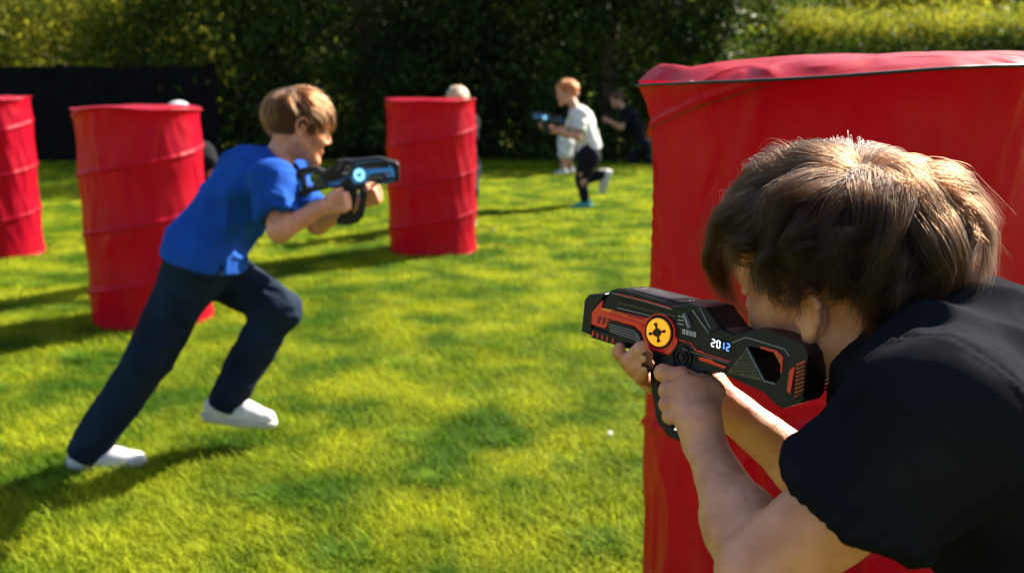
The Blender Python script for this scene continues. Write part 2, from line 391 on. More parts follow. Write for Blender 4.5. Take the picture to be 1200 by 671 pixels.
def figure(J, label, cat, skin, shirt, trousers, hairm, s=1., h=.006, group=None, hp=None, shoes=(M_shoe, M_shoe), shorts=False, cap=None, wr=None):
    """J: joints in world metres. One continuous body; clothes, hair and shoes are its children."""
    J = {k: (np.asarray(v, float) if not isinstance(v, tuple) else v) for k, v in J.items()}
    pts = np.array([v for k, v in J.items() if k not in ('face', 'hup', 'toeL', 'toeR', 'fupL', 'fupR', 'palmL', 'palmR', 'fwd', 'hdL', 'hdR', 'tw', 'hemn')])
    lo = pts.min(0)-.25*s; hi = pts.max(0)+.25*s; base = J['base']
    R = frame(J['face'], J['hup']); H = J['head']
    def limbs(F, inf, parts, k=.02):
        c_ = lambda a, b, ra, rb: F.cone(J[a], J[b], ra*s+inf, rb*s+inf, k*s)
        if 'torso' in parts:
            c_('chest', 'pelvis', .085, .088); F.cone(J['shL'], J['shR'], .050*s+inf, .050*s+inf, .05*s)
            F.cone(J['chest']-.0*J['fwd'], J['neck'], .075*s+inf, .04*s+inf, .04*s)
            lr = unit(J['shL']-J['shR'])
            for g_ in (-1, 1): F.cone(J['chest']+lr*g_*.045*s, J['pelvis']+lr*g_*.045*s, .078*s+inf, .075*s+inf, .04*s)
            F.cone(J['hipL'], J['hipR'], .080*s+inf, .080*s+inf, .05*s)
        for S_ in 'LR':
            if 'arm' in parts: c_('sh'+S_, 'el'+S_, .043, .034); c_('el'+S_, 'wr'+S_, .034, .023)
            if 'leg' in parts: c_('hip'+S_, 'kn'+S_, .074, .050); c_('kn'+S_, 'an'+S_, .050, .033)
    F = Field(lo, hi, h); limbs(F, 0, ('torso', 'arm', 'leg')); F.cone(J['neck'], H+R@V(-.02, 0, -.06)*s, .044*s, .042*s, .02*s)
    base_v, base_f = None, None
    # head and hands are resolved finer, in the same mesh
    F.cone(J['neck'], J['neck'], .046*s, .046*s, .03*s)
    for S_ in 'LR': F.cone(J['wr'+S_], J['wr'+S_]+unit(J['hd'+S_])*.02*s, .023*s, .018*s, .01*s)
    parts = [F.mesh()]
    F2 = Field(H-.19*s, H+.19*s, h*.55); head_prims(F2, H, R, s); F2.cone(H+R@V(-.02, 0, -.05)*s, J['neck'], .045*s, .044*s, .03*s); parts.append(F2.mesh())
    for S_ in 'LR':
        w = J['wr'+S_]; F3 = Field(w-.15*s, w+.15*s, min(h*.5, .003)); F3.cone(w-unit(J['hd'+S_])*.03*s, w, .0225*s, .021*s, .01*s)
        hand_prims(F3, w, J['hd'+S_], J['palm'+S_], V(0, 0, 1), s); parts.append(F3.mesh())
    v, f = merge(parts); body = build('person', v, f, skin, None, base)
    tag(body, label, cat, group)
    # shirt
    F = Field(lo, hi, h); inf = .016*s
    limbs(F, inf, ('torso',), .03)
    if 'hemp' in J:
        hm_ = (J['hipL']+J['hipR'])/2; l2 = unit(J['hipL']-J['hipR'])
        for g_ in (-1, 0, 1): F.cone(J['pelvis']+l2*g_*.05*s, hm_+l2*g_*.045*s, .108*s, .122*s, .04*s)
    for S_ in 'LR':
        e = J['sh'+S_]+(J['el'+S_]-J['sh'+S_])*.72; F.cone(J['sh'+S_], e, .052*s+inf, .046*s+inf, .03*s)
        d = unit(J['el'+S_]-J['sh'+S_])
        def cut(p, e=e, d=d): 
            q = p-e; a = q@d; rad = np.linalg.norm(q-a[..., None]*d, axis=-1); return np.maximum(-(a), rad-.085*s)
        F.apply(e-.12*s, e+.12*s, cut, .003*s, 'sub')
        F.cone(e-d*.03*s, e+d*.05*s, .046*s, .050*s, .002*s, 'sub')
    dn = unit(J['pelvis']-J['chest']); hn = unit(J.get('hemn', dn)); F.plane(J.get('hemp', J['pelvis']+dn*.055*s), hn, .006*s)
    F.cone(J['neck']+(J['neck']-J['chest'])*.25, J['neck']+(J['neck']-J['chest'])*1.2, .052*s, .075*s, .004*s, 'sub')
    v, f = F.mesh(); v0 = v; fade = np.clip(-((v-J.get('hemp', J['pelvis']+dn*.055*s))@hn)/(.05*s), .12, 1)[:, None]
    v = wrinkle(v, f, .028*s, wr or ((unit(V(1, 0, .2)), .7), (dn+V(.4, 0, 0), .8)), 17/s, 3); v = wrinkle(v, f, .006*s, ((V(1, 0, -.2), 1.),), 40/s, 8); v = v0+(v-v0)*fade
    link('t_shirt', np_mesh('t_shirt', v-base, f), shirt, body)
    # trousers
    F = Field(lo, hi, h); F.cone(J['hipL'], J['hipR'], .086*s+.01, .086*s+.01, .03*s); F.cone(J['pelvis'], (J['hipL']+J['hipR'])/2, .092*s, .094*s, .05*s)
    lr = unit(J['hipL']-J['hipR'])
    for g_ in (-1, 1): F.cone(J['pelvis']+lr*g_*.045*s, (J['hipL']+J['hipR'])/2+lr*g_*.04*s, .080*s, .09*s, .04*s)
    for S_ in 'LR':
        a, b, c_ = J['hip'+S_], J['kn'+S_], J['an'+S_]
        if shorts: F.cone(a, a+(b-a)*.85, .088*s, .086*s, .03*s)
        else:
            tw = J.get('tw', (1., 1.))
            F.cone(a, b, .088*s, .060*s*tw[0], .03*s); F.cone(b, c_+(c_-b)*.06, .060*s*tw[0], .050*s*tw[1], .03*s)
            d = unit(c_-b); e = c_+d*.03*s
            F.apply(e-.1*s, e+.1*s, lambda p, e=e, d=d: np.maximum(-((p-e)@d), np.linalg.norm(p-e, axis=-1)-.1*s), .004*s, 'sub')
    F.plane(J['pelvis']-dn*.035*s, -dn, .004)
    v, f = F.mesh(); v = wrinkle(v, f, .018*s, ((V(1, 0, .5), .8), (V(1, 0, -.6), .8)), 14/s, 9); v = wrinkle(v, f, .006*s, ((V(1, .2, -.3), 1.),), 36/s, 19)
    link('shorts' if shorts else 'trousers', np_mesh('trousers', v-base, f), trousers, body)
    for S_, ms in zip('LR', shoes): shoe('shoe', J['an'+S_], J['toe'+S_], J['fup'+S_], ms, body, base, s, max(h*.7, .004) if h > .007 else .0042, M_teal if ms is M_teal else None)
    if cap: 
        F = Field(H-.2*s, H+.2*s, h*.8); F.ell(H+R@V(-.008, 0, .022)*s, V(.104, .083, .09)*s, R, .01); F.plane(H+R@V(0, 0, .02)*s, -R[:, 2], .004)
        F.ell(H+R@V(.11, 0, .03)*s, V(.06, .06, .008)*s, R, .01); v, f = F.mesh(); link('cap', np_mesh('cap', v-base, f), cap, body)
    if h <= .006: eyes(body, base, H, R, s)
    if not cap: hair(body, base, H, R, s, hairm[0], hairm[1], h=max(h*.8, .004), **(hp or {}))
    return body

EXEC_SETTING = True
#@@SETTING
# ---------------------------------------------------------------- setting: ground, lawn
def grid_mesh(x0, x1, y0, y1, nx, ny, zf=None):
    xs = np.linspace(x0, x1, nx+1); ys = np.linspace(y0, y1, ny+1); X, Y = np.meshgrid(xs, ys, indexing='ij'); Z = np.zeros_like(X) if zf is None else zf(X, Y)
    v = np.stack([X, Y, Z], -1).reshape(-1, 3); i, j = np.meshgrid(np.arange(nx), np.arange(ny), indexing='ij'); a = (i*(ny+1)+j).ravel()
    return v, np.stack([a, a+ny+1, a+ny+2, a+1], 1)
v, f = grid_mesh(-90, 90, -20, 160, 60, 60)
M_soil = mat('soil_under_grass', (.13, .16, .012), .95, .1, col2=(.20, .21, .016), nscale=3)
tag(link('ground', np_mesh('ground', v, f), M_soil, None, False), kind='structure')

def blades(n, rad, hgt, wid, seed, gauss=True, lean=.5):
    g = np.random.default_rng(seed); xy = g.normal(size=(n, 2))*rad*.5 if gauss else (g.random((n, 2))-.5)*2*rad
    p = np.concatenate([xy, np.zeros((n, 1))], 1)
    hN = vnoise(p, 5, seed)*.35+1; H = hgt*hN*(.45+.75*g.random(n)); a = g.random(n)*2*np.pi
    ld = np.stack([np.cos(a), np.sin(a)], 1)*(lean*(.3+.9*g.random(n)))[:, None]+np.array([.25, -.1])*lean*(1+vnoise(p, 6, seed+3))[:, None]
    wd = np.stack([-np.sin(a), np.cos(a)], 1); wb = wid*(.6+.8*g.random(n))
    lv = []
    for t, ww in ((0, 1.), (.45, .9), (.8, .55)):
        c = p[:, :2]+ld*(H*t**1.8)[:, None]; z = H*(t-.18*t*t*lean*2)
        for s_ in (-1, 1): lv.append(np.concatenate([c+wd*(s_*wb*ww*.5)[:, None], z[:, None]], 1))
    c = p[:, :2]+ld*H[:, None]; lv.append(np.concatenate([c, (H*(1-.36*lean))[:, None]], 1))
    v = np.stack(lv, 1).reshape(-1, 3); b = np.arange(n)[:, None]*7
    q = np.concatenate([b+np.array([[0, 1, 3, 2]]), b+np.array([[2, 3, 5, 4]])]); t = b+np.array([[4, 5, 6, 6]])
    return v, q, b+np.array([[4, 5, 6]])
def grass_object(name, n, rad, hgt, wid, seed, x0, x1, y0, y1, sp, m, lean=.5, zr=(.75, 1.35)):
    v, q, t = blades(n, rad, hgt, wid, seed, True, lean)
    me = bpy.data.meshes.new(name); me.vertices.add(len(v)); me.vertices.foreach_set('co', v.astype(np.float32).ravel())
    lp = np.concatenate([q.ravel(), t.ravel()]).astype(np.int32); me.loops.add(len(lp)); me.loops.foreach_set('vertex_index', lp)
    st = np.concatenate([np.arange(len(q))*4, len(q)*4+np.arange(len(t))*3]).astype(np.int32); me.polygons.add(len(st)); me.polygons.foreach_set('loop_start', st)
    me.update(calc_edges=True); o = link(name, me, m, None, True)
    ng = bpy.data.node_groups.new(name, 'GeometryNodeTree'); N, L = ng.nodes, ng.links
    ng.interface.new_socket('Geometry', in_out='INPUT', socket_type='NodeSocketGeometry'); ng.interface.new_socket('Geometry', in_out='OUTPUT', socket_type='NodeSocketGeometry')
    gi = N.new('NodeGroupInput'); go = N.new('NodeGroupOutput'); gr = N.new('GeometryNodeMeshGrid')
    gr.inputs['Size X'].default_value = x1-x0; gr.inputs['Size Y'].default_value = y1-y0
    gr.inputs['Vertices X'].default_value = int((x1-x0)/sp); gr.inputs['Vertices Y'].default_value = int((y1-y0)/sp)
    sp_ = N.new('GeometryNodeSetPosition'); rv = N.new('FunctionNodeRandomValue'); rv.data_type = 'FLOAT_VECTOR'
    cx, cy = (x0+x1)/2, (y0+y1)/2; j = sp*.6
    rv.inputs[0].default_value = (cx-j, cy-j, 0); rv.inputs[1].default_value = (cx+j, cy+j, 0)
    L.new(gr.outputs['Mesh'], sp_.inputs['Geometry']); L.new(rv.outputs[0], sp_.inputs['Offset'])
    ip = N.new('GeometryNodeInstanceOnPoints'); L.new(sp_.outputs[0], ip.inputs['Points']); L.new(gi.outputs[0], ip.inputs['Instance'])
    rr = N.new('FunctionNodeRandomValue'); rr.data_type = 'FLOAT_VECTOR'; rr.inputs[0].default_value = (0, 0, 0); rr.inputs[1].default_value = (0, 0, 6.283); rr.inputs['Seed'].default_value = 5
    L.new(rr.outputs[0], ip.inputs['Rotation'])
    rs = N.new('FunctionNodeRandomValue'); rs.data_type = 'FLOAT_VECTOR'; rs.inputs[0].default_value = (.9, .9, zr[0]); rs.inputs[1].default_value = (1.15, 1.15, zr[1]); rs.inputs['Seed'].default_value = 9
    L.new(rs.outputs[0], ip.inputs['Scale']); L.new(ip.outputs[0], go.inputs[0])
    md = o.modifiers.new('scatter', 'NODES'); md.node_group = ng
    tag(o, kind='stuff'); return o
M_grass = leafmat('lawn_grass', (.070, .145, .005), (.32, .36, .011), .5, 2.6, .45)
M_tuft = leafmat('tuft_grass', (.05, .13, .006), (.16, .27, .012), .5, 6, .45)
g1 = grass_object('grass', 5200, .42, .052, .0032, 11, -3.6, 3.6, .2, 6.4, .20, M_grass, .8)
g2 = grass_object('grass', 3600, .8, .045, .008, 12, -12, 12.5, 6.3, 15.8, .42, M_grass, .8)
g3_ = grass_object('grass_tufts', 420, .07, .085, .0036, 15, -3.4, 3.4, .6, 7.5, .34, M_tuft, 1.0, (.5, 1.3)); tag(g3_, 'taller darker tufts standing up in the near lawn', 'grass')
tag(g1, 'long soft yellow green lawn grass in the sun', 'grass'); tag(g2, 'further part of the lawn reaching the dark trees', 'grass')

# ---------------------------------------------------------------- trees, hedge, fence
def leaves(cent, n_each, sig, size, seed, up=.3):
    g = np.random.default_rng(seed); n = len(cent)*n_each
    p = np.repeat(cent, n_each, 0)+g.normal(size=(n, 3))*np.repeat(sig, n_each)[:, None]*np.array([1, 1, .75])
    p[:, 2] = np.maximum(p[:, 2], .04)
    a = unit3(g.normal(size=(n, 3))); b = unit3(np.cross(a, unit3(g.normal(size=(n, 3))))); c = np.cross(a, b); L = size*(.6+.8*g.random(n))[:, None]
    v = np.stack([p-a*L*.5, p+b*L*.24+c*L*.06, p+a*L*.5, p-b*L*.24+c*L*.06], 1).reshape(-1, 3)
    return v, np.arange(n*4).reshape(-1, 4)
def tube(pts, rads, n=8):
    v = []; f = []; pts = [np.asarray(p, float) for p in pts]
    for i, (p, r) in enumerate(zip(pts, rads)):
        d = unit(pts[min(i+1, len(pts)-1)]-pts[max(i-1, 0)]); x = unit(np.cross(d, V(.3, .9, .1))); y = np.cross(d, x)
        for k in range(n): a = 2*math.pi*k/n; v.append(p+r*(math.cos(a)*x+math.sin(a)*y))
    for i in range(len(pts)-1):
        for k in range(n): f.append((i*n+k, i*n+(k+1) % n, (i+1)*n+(k+1) % n, (i+1)*n+k))
    return np.array(v), np.array(f)
M_bark = mat('bark', (.06, .045, .03), .9, .1, col2=(.11, .085, .06), nscale=12, bump=.8, bscale=40)
def tree(x, y, r, H, zlow, m, label, seed, nclump=90, per=130, size=.13, group='trees behind the lawn', name='tree', cat='tree'):
    g = np.random.default_rng(seed); root = bpy.data.objects.new(name, None); COL.objects.link(root); root.location = (x, y, 0); tag(root, label, cat, group)
    low = g.random(nclump) < .62; u = np.where(low, g.random(nclump)*min(1, 3.4/H), g.random(nclump)); an = g.random(nclump)*6.283
    rad = r*(1-.75*np.clip(u-.35, 0, 1)**1.3)*g.random(nclump)**.42; c = np.stack([np.cos(an)*rad, np.sin(an)*rad, zlow+.1+(H-zlow)*u], 1)
    c += np.stack([vnoise(c, .9, seed), vnoise(c, .9, seed+1), vnoise(c, .9, seed+2)], 1)*r*.25
    v, f = leaves(c, per, .16*r*(.6+.8*g.random(nclump)), size, seed+5)
    me = np_mesh('crown', v, f); link('crown', me, m, root, False)
    top = V(g.normal()*.3, g.normal()*.3, H*.75); br = [tube([V(0, 0, -.05), V(.05, 0, H*.25), top*.6, top], [.05*H*.45+.05, .03*H*.5+.03, .05, .02])]
    for k in range(7):
        z = H*(.12+.08*k); a = g.random()*6.28; e = V(math.cos(a)*r*.75, math.sin(a)*r*.75, z+H*.18); br.append(tube([V(.0, 0, z), e*V(.5, .5, 1)-V(0, 0, .1), e], [.05, .032, .012], 6))
    v, f = merge(br); link('trunk', np_mesh('trunk', v, f), M_bark, root); return root
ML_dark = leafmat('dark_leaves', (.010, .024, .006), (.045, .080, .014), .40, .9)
ML_mid = leafmat('mid_green_leaves', (.032, .060, .009), (.090, .125, .014), .45, .8)  # green brightened so lit patches of foliage are in the colour
ML_lit = leafmat('sunlit_leaves', (.09, .12, .010), (.26, .25, .02), .55, 1.2)  # lit version of the foliage: sunlight painted into the leaf colour
TR = [  # x, y, r, H, zlow, mat, label
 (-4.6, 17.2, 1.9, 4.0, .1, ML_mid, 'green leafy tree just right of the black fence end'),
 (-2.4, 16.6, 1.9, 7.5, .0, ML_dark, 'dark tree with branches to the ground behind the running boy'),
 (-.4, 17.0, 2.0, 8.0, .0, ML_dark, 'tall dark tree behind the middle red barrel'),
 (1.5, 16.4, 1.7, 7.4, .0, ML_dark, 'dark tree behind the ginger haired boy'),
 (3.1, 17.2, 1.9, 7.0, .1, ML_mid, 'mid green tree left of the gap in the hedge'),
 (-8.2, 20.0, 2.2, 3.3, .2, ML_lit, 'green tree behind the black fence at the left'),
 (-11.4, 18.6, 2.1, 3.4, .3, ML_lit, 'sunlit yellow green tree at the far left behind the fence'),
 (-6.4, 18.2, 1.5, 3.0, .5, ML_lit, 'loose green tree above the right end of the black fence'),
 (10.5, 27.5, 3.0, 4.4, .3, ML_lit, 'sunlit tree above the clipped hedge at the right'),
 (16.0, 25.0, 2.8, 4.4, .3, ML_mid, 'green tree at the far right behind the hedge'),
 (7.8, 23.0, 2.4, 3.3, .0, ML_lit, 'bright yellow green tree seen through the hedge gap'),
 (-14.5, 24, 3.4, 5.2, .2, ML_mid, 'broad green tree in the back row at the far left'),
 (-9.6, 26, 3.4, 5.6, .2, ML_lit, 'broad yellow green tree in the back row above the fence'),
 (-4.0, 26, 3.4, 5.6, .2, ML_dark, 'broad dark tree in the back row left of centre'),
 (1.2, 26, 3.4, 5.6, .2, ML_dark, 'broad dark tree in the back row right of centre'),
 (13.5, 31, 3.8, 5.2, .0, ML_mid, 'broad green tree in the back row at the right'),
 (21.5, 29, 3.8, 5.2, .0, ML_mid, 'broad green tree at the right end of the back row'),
]
for i, a in enumerate(TR):
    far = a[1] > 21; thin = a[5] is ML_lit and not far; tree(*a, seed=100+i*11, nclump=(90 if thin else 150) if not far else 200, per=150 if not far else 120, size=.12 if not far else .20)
def shrub_row(x0, x1, y, H, dpt, m, seed, n):
    g = np.random.default_rng(seed); c = np.stack([x0+(x1-x0)*g.random(n), y+dpt*(g.random(n)-.5), .08+(H-.15)*g.random(n)], 1)
    return c
def hedge():
    root = bpy.data.objects.new('hedge', None); COL.objects.link(root); root.location = (8.6, 15.6, 0); tag(root, 'long clipped hedge with a sunlit shaggy top at the right', 'hedge')
    g = np.random.default_rng(3); n = 520; c = np.stack([(g.random(n)-.5)*9.2, (g.random(n)-.5)*1.1, .1+1.75*g.random(n)], 1)
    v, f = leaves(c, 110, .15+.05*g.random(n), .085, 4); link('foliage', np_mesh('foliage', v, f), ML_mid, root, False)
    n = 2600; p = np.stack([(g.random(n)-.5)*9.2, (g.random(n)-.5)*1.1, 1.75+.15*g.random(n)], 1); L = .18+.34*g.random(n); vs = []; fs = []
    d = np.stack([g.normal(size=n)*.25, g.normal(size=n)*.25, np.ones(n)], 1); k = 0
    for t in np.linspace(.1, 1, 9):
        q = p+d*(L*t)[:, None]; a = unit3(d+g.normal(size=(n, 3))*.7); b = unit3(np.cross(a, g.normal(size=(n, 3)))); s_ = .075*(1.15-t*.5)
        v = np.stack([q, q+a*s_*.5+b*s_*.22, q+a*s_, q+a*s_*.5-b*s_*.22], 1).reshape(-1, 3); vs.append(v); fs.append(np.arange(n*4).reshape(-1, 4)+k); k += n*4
    link('shoots', np_mesh('shoots', np.concatenate(vs), np.concatenate(fs)), ML_lit, root, False)  # the hedge's sunlit top is painted with the lit leaf colour
hedge()
n = 900; g = np.random.default_rng(31); c = np.stack([-45+95*g.random(n), 36+6*g.random(n), .2+7*g.random(n)**1.3], 1)
v, f = leaves(c, 70, .8+.3*g.random(n), .42, 33); tag(link('distant_wood', np_mesh('distant_wood', v, f), ML_mid, None, False), 'far-off wood closing the view behind the garden trees', 'wood', kind='stuff')
# low undergrowth along the foot of the trees: nobody could count it
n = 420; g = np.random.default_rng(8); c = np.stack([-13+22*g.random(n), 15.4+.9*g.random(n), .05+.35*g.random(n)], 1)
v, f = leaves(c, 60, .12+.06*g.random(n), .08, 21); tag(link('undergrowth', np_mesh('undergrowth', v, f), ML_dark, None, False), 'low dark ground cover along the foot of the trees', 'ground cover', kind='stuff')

def box(bm, x0, x1, y0, y1, z0, z1):
    vs = [bm.verts.new(p) for p in ((x0, y0, z0), (x1, y0, z0), (x1, y1, z0), (x0, y1, z0), (x0, y0, z1), (x1, y0, z1), (x1, y1, z1), (x0, y1, z1))]
    for q in ((3, 2, 1, 0), (4, 5, 6, 7), (0, 1, 5, 4), (1, 2, 6, 5), (2, 3, 7, 6), (3, 0, 4, 7)): bm.faces.new([vs[i] for i in q])
def bmobj(name, bm, m, parent=None, bev=0, smooth=False):
    me = bpy.data.meshes.new(name); bm.to_mesh(me); bm.free(); o = link(name, me, m, parent, smooth)
    if bev: md = o.modifiers.new('bevel', 'BEVEL'); md.width = bev; md.segments = 2; md.limit_method = 'ANGLE'
    return o
M_fence = mat('black_stained_boards', (.0035, .0035, .004), .9, .1, col2=(.006, .006, .0065), nscale=5, bump=.6, bscale=30)
fr = bpy.data.objects.new('fence', None); COL.objects.link(fr); fr.location = (-8.9, 15.0, 0); tag(fr, 'black board fence at the left below the trees', 'fence')
bm = bmesh.new(); x = -4.6
while x < 4.5: box(bm, x, x+.145, random.uniform(-.004, .004), .022, .03, 1.42+random.uniform(-.006, .006)); x += .15
bmobj('board_panel', bm, M_fence, fr)
bm = bmesh.new()
for z in (.3, 1.2): box(bm, -4.6, 4.5, .03, .075, z, z+.08)
bmobj('rail', bm, M_fence, fr)
for k in range(5):
    bm = bmesh.new(); xx = -4.5+k*2.22; box(bm, xx, xx+.09, .08, .17, 0, 1.46); bmobj('post', bm, M_fence, fr)
#@@END
# ---------------------------------------------------------------- red pop-up barrels
def fabric(name):
    m = mat(name, (.38, .0012, .020), .34, .20, col2=(.44, .0018, .019), nscale=5, detail=6, bump=.12, bscale=900, trans=.42, wear=.08)
    return m
M_red = fabric('red_nylon')
n_ = M_red.node_tree.nodes; l_ = M_red.node_tree.links; b_ = n_['Principled BSDF']; tc_ = n_.new('ShaderNodeTexCoord'); mp_ = n_.new('ShaderNodeMapping')
mp_.inputs['Rotation'].default_value = (.3, .5, .2); mp_.inputs['Scale'].default_value = (1, 1, .38); cr_ = n_.new('ShaderNodeTexNoise'); cr_.inputs['Scale'].default_value = 8; cr_.inputs['Detail'].default_value = 3
cr_.inputs['Distortion'].default_value = 1.2; cr_.noise_type = 'RIDGED_MULTIFRACTAL'
bp_ = n_.new('ShaderNodeBump'); bp_.inputs['Strength'].default_value = .9; bp_.inputs['Distance'].default_value = .018
l_.new(tc_.outputs['Object'], mp_.inputs[0]); l_.new(mp_.outputs[0], cr_.inputs['Vector']); l_.new(cr_.outputs[0], bp_.inputs['Height'])
old_ = b_.inputs['Normal'].links[0].from_socket; l_.new(old_, bp_.inputs['Normal']); l_.new(bp_.outputs[0], b_.inputs['Normal']); M_pipe = mat('black_piping', (.008, .008, .008), .5); M_seam = mat('dark_red_seam', (.16, .003, .006), .6)
def barrel(cx, cy, R, H, label, seed, phase, turns, near=False, group='red pop-up barrels on the lawn'):
    root = bpy.data.objects.new('barrel', None); COL.objects.link(root); root.location = (cx, cy, 0); tag(root, label, 'barrel', group)
    nt_, nz = (360, 260) if near else (160, 130); th = np.linspace(0, 2*np.pi, nt_, endpoint=False); z = np.linspace(0, 1, nz)
    T, Z = np.meshgrid(th, z, indexing='ij')
    hel = Z*turns-(T+phase)/(2*np.pi); fr_ = (hel+.5) % 1-.5                 # distance to the nearest coil, in turns
    dz = fr_*H/turns; bump = np.exp(-(dz/.008)**2)*(.009 if not near else .007); sag = -.006*(1-np.cos(2*np.pi*fr_))*.5*R/.3
    q = np.stack([np.cos(T)*1.0, np.sin(T)*1.0, Z*H*.5], -1)
    wr = vnoise(q, 5, seed)*.0035+vnoise(np.stack([np.cos(T)*4+Z, np.sin(T)*4, Z*H*1.2+T*.3], -1), 1.6, seed+2)*.005
    rid = (1-np.abs(vnoise(np.stack([np.cos(T)*2.2+Z*1.2, np.sin(T)*2.2+Z*1.5, Z*H*.9-T*.4], -1), 2.2, seed+4)))**3
    wr = wr+rid*.006*(1 if not near else 1.2)
    if near:       # hanging drapes under the rim and long diagonal creases in the soft cloth
        dr = (1-np.abs(vnoise(np.stack([np.cos(T-Z*.5)*5, np.sin(T-Z*.5)*5, Z*.7], -1), 1.4, 91)))**4; wr = wr+dr*.015*np.exp(-((1-Z)/.22))
        cr = (1-np.abs(vnoise(np.stack([np.cos(T)*2.6+Z*2.4, np.sin(T)*2.6+Z*2.4, Z*1.2], -1), 1.7, 95)))**6; wr = wr+cr*(.010+.022*np.clip(np.cos(T-5.0), 0, 1))*np.clip(.35+vnoise(q, 2.3, 96), 0, 1)
        wr = wr+(1-np.abs(vnoise(np.stack([np.cos(T)*9+Z*6, np.sin(T)*9, Z*9], -1), 1., 97)))**3*.0004
    r = R+bump+sag+wr*(.4+.6*np.abs(np.sin(np.pi*Z)))*R/.3
    zz = Z*H
    if near:
        r = r+.030*np.exp(-((1-Z)/.035))                        # flared collar under the rim
        # the soft rim sinks towards the left of the picture
        droop = .034*np.clip(-np.cos(T), 0, 1)**1.5+.026*np.clip(np.cos(T), 0, 1)**2+.006*np.sin(3*T+1); zz = zz-droop*Z**6
    else:
        zz = zz+(.006*np.sin(2*T+seed)+.004*np.sin(5*T+seed*2))*Z**8; r = r+.008*np.exp(-((1-Z)/.02))
    r = r*(1+.008*np.sin(2*T+seed)*np.sin(np.pi*Z))
    v = np.stack([r*np.cos(T), r*np.sin(T), zz], -1)
    i, j = np.meshgrid(np.arange(nt_), np.arange(nz-1), indexing='ij'); a = (i*nz+j).ravel(); b = (((i+1) % nt_)*nz+j).ravel()
    f = np.stack([a, b, b+1, a+1], 1); link('side_panel', np_mesh('side_panel', v.reshape(-1, 3), f), M_red, root)
    # lid: soft cloth disc, domed and rumpled
    K = 40; top = v[:, -1]; s_ = np.linspace(0, 1, K+1)[1:]; rim = top
    dome = (.036 if near else .012)
    SS, TT = np.meshgrid(s_, th, indexing='xy'); X = rim[:, None, 0]*s_; Y = rim[:, None, 1]*s_
    bas = rim[:, None, 2]*(s_**2)+(rim[:, 2].mean())*(1-s_**2)
    Zl = bas+dome*(1-s_[None]**5)*(1+.15*vnoise(np.stack([X*4, Y*4, X*0], -1), 1., seed))+.0022*vnoise(np.stack([X, Y, X*0], -1), 14, seed+3)*(1-s_**8)[None]
    if near:     # a loose fold of the lid stands up at the left and right ends
        for ang, wd, hh in ((math.pi*1.03, .30, .020), (-.35, .30, .012)):
            dd = np.angle(np.exp(1j*(TT-ang))); Zl = Zl+hh*np.exp(-(dd/wd)**2)*np.exp(-((SS-.93)/.06)**2)
    v2 = np.concatenate([np.stack([X, Y, Zl+.002], -1).reshape(-1, 3), [[0, 0, rim[:, 2].mean()+dome]]]); c = len(v2)-1
    i, j = np.meshgrid(np.arange(nt_), np.arange(K-1), indexing='ij'); a = (i*K+j).ravel(); b = (((i+1) % nt_)*K+j).ravel(); f = np.stack([a, a+1, b+1, b], 1)
    me = np_mesh('lid', v2, f); bm = bmesh.new(); bm.from_mesh(me); bm.verts.ensure_lookup_table()
    for i in range(nt_): bm.faces.new([bm.verts[c], bm.verts[i*K], bm.verts[((i+1) % nt_)*K]])
    bmesh.ops.recalc_face_normals(bm, faces=bm.faces); bm.to_mesh(me); bm.free(); link('lid', me, M_red, root)
    # rim piping
    pts = top+np.stack([np.cos(th), np.sin(th), th*0], 1)*.002; v3 = []; n = 8; pr = .0024 if near else .0055
    for k in range(n):
        al = 2*math.pi*k/n; v3.append(pts+np.stack([np.cos(th)*math.cos(al)*pr, np.sin(th)*math.cos(al)*pr, np.full_like(th, math.sin(al)*pr)], 1))
    v3 = np.stack(v3, 1).reshape(-1, 3); i, k = np.meshgrid(np.arange(nt_), np.arange(n), indexing='ij')
    f = np.stack([i*n+k, ((i+1) % nt_)*n+k, ((i+1) % nt_)*n+(k+1) % n, i*n+(k+1) % n], -1).reshape(-1, 4)
    link('rim_piping', np_mesh('rim_piping', v3, f), M_pipe if near else M_red, root)
    # spiral seam tape, just under the coil
    nn = int(220*turns); vv = []
    for t in np.linspace(0.0, 1, nn):
        zf = t
        ang = (zf*turns)*2*np.pi-phase
        ia = (ang % (2*np.pi))/(2*np.pi)*nt_; jz = zf*(nz-1)
        i0 = int(ia) % nt_; fi = ia-int(ia); j0 = min(int(jz), nz-2); fj = jz-j0
        pt = (v[i0, j0]*(1-fi)+v[(i0+1) % nt_, j0]*fi)*(1-fj)+(v[i0, j0+1]*(1-fi)+v[(i0+1) % nt_, j0+1]*fi)*fj
        rad = V(math.cos(ang), math.sin(ang), 0); w = .0022
        vv += [pt+rad*.0030-V(0, 0, .0105), pt+rad*.0048-V(0, 0, .0105-w)]
    vv = np.array(vv); k = np.arange(nn-1)*2; link('spiral_seam', np_mesh('spiral_seam', vv, np.stack([k, k+2, k+3, k+1], 1)), M_seam, root)
    return root
b2 = G(175, 388); b3 = G(507, 299); b1 = G(-6, 304)
barrel(b2[0]-.03, b2[1]+.15, .292, 1.085, 'red fabric barrel directly behind the running boy', 5, .76, 3.8)
barrel(b3[0], b3[1]+.05, .306, 1.085, 'red fabric barrel in the middle distance with a head peeping over it', 8, 1.13, 3.85)
barrel(b1[0]-.0, b1[1]+.05, .298, 1.10, 'red fabric barrel cut off by the left edge of the picture', 13, .85, 3.7)
barrel(.605, 1.76, .344, 1.240, 'large red fabric barrel with black rim piping beside the crouching boy', 21, 3.5, 2.2, True)
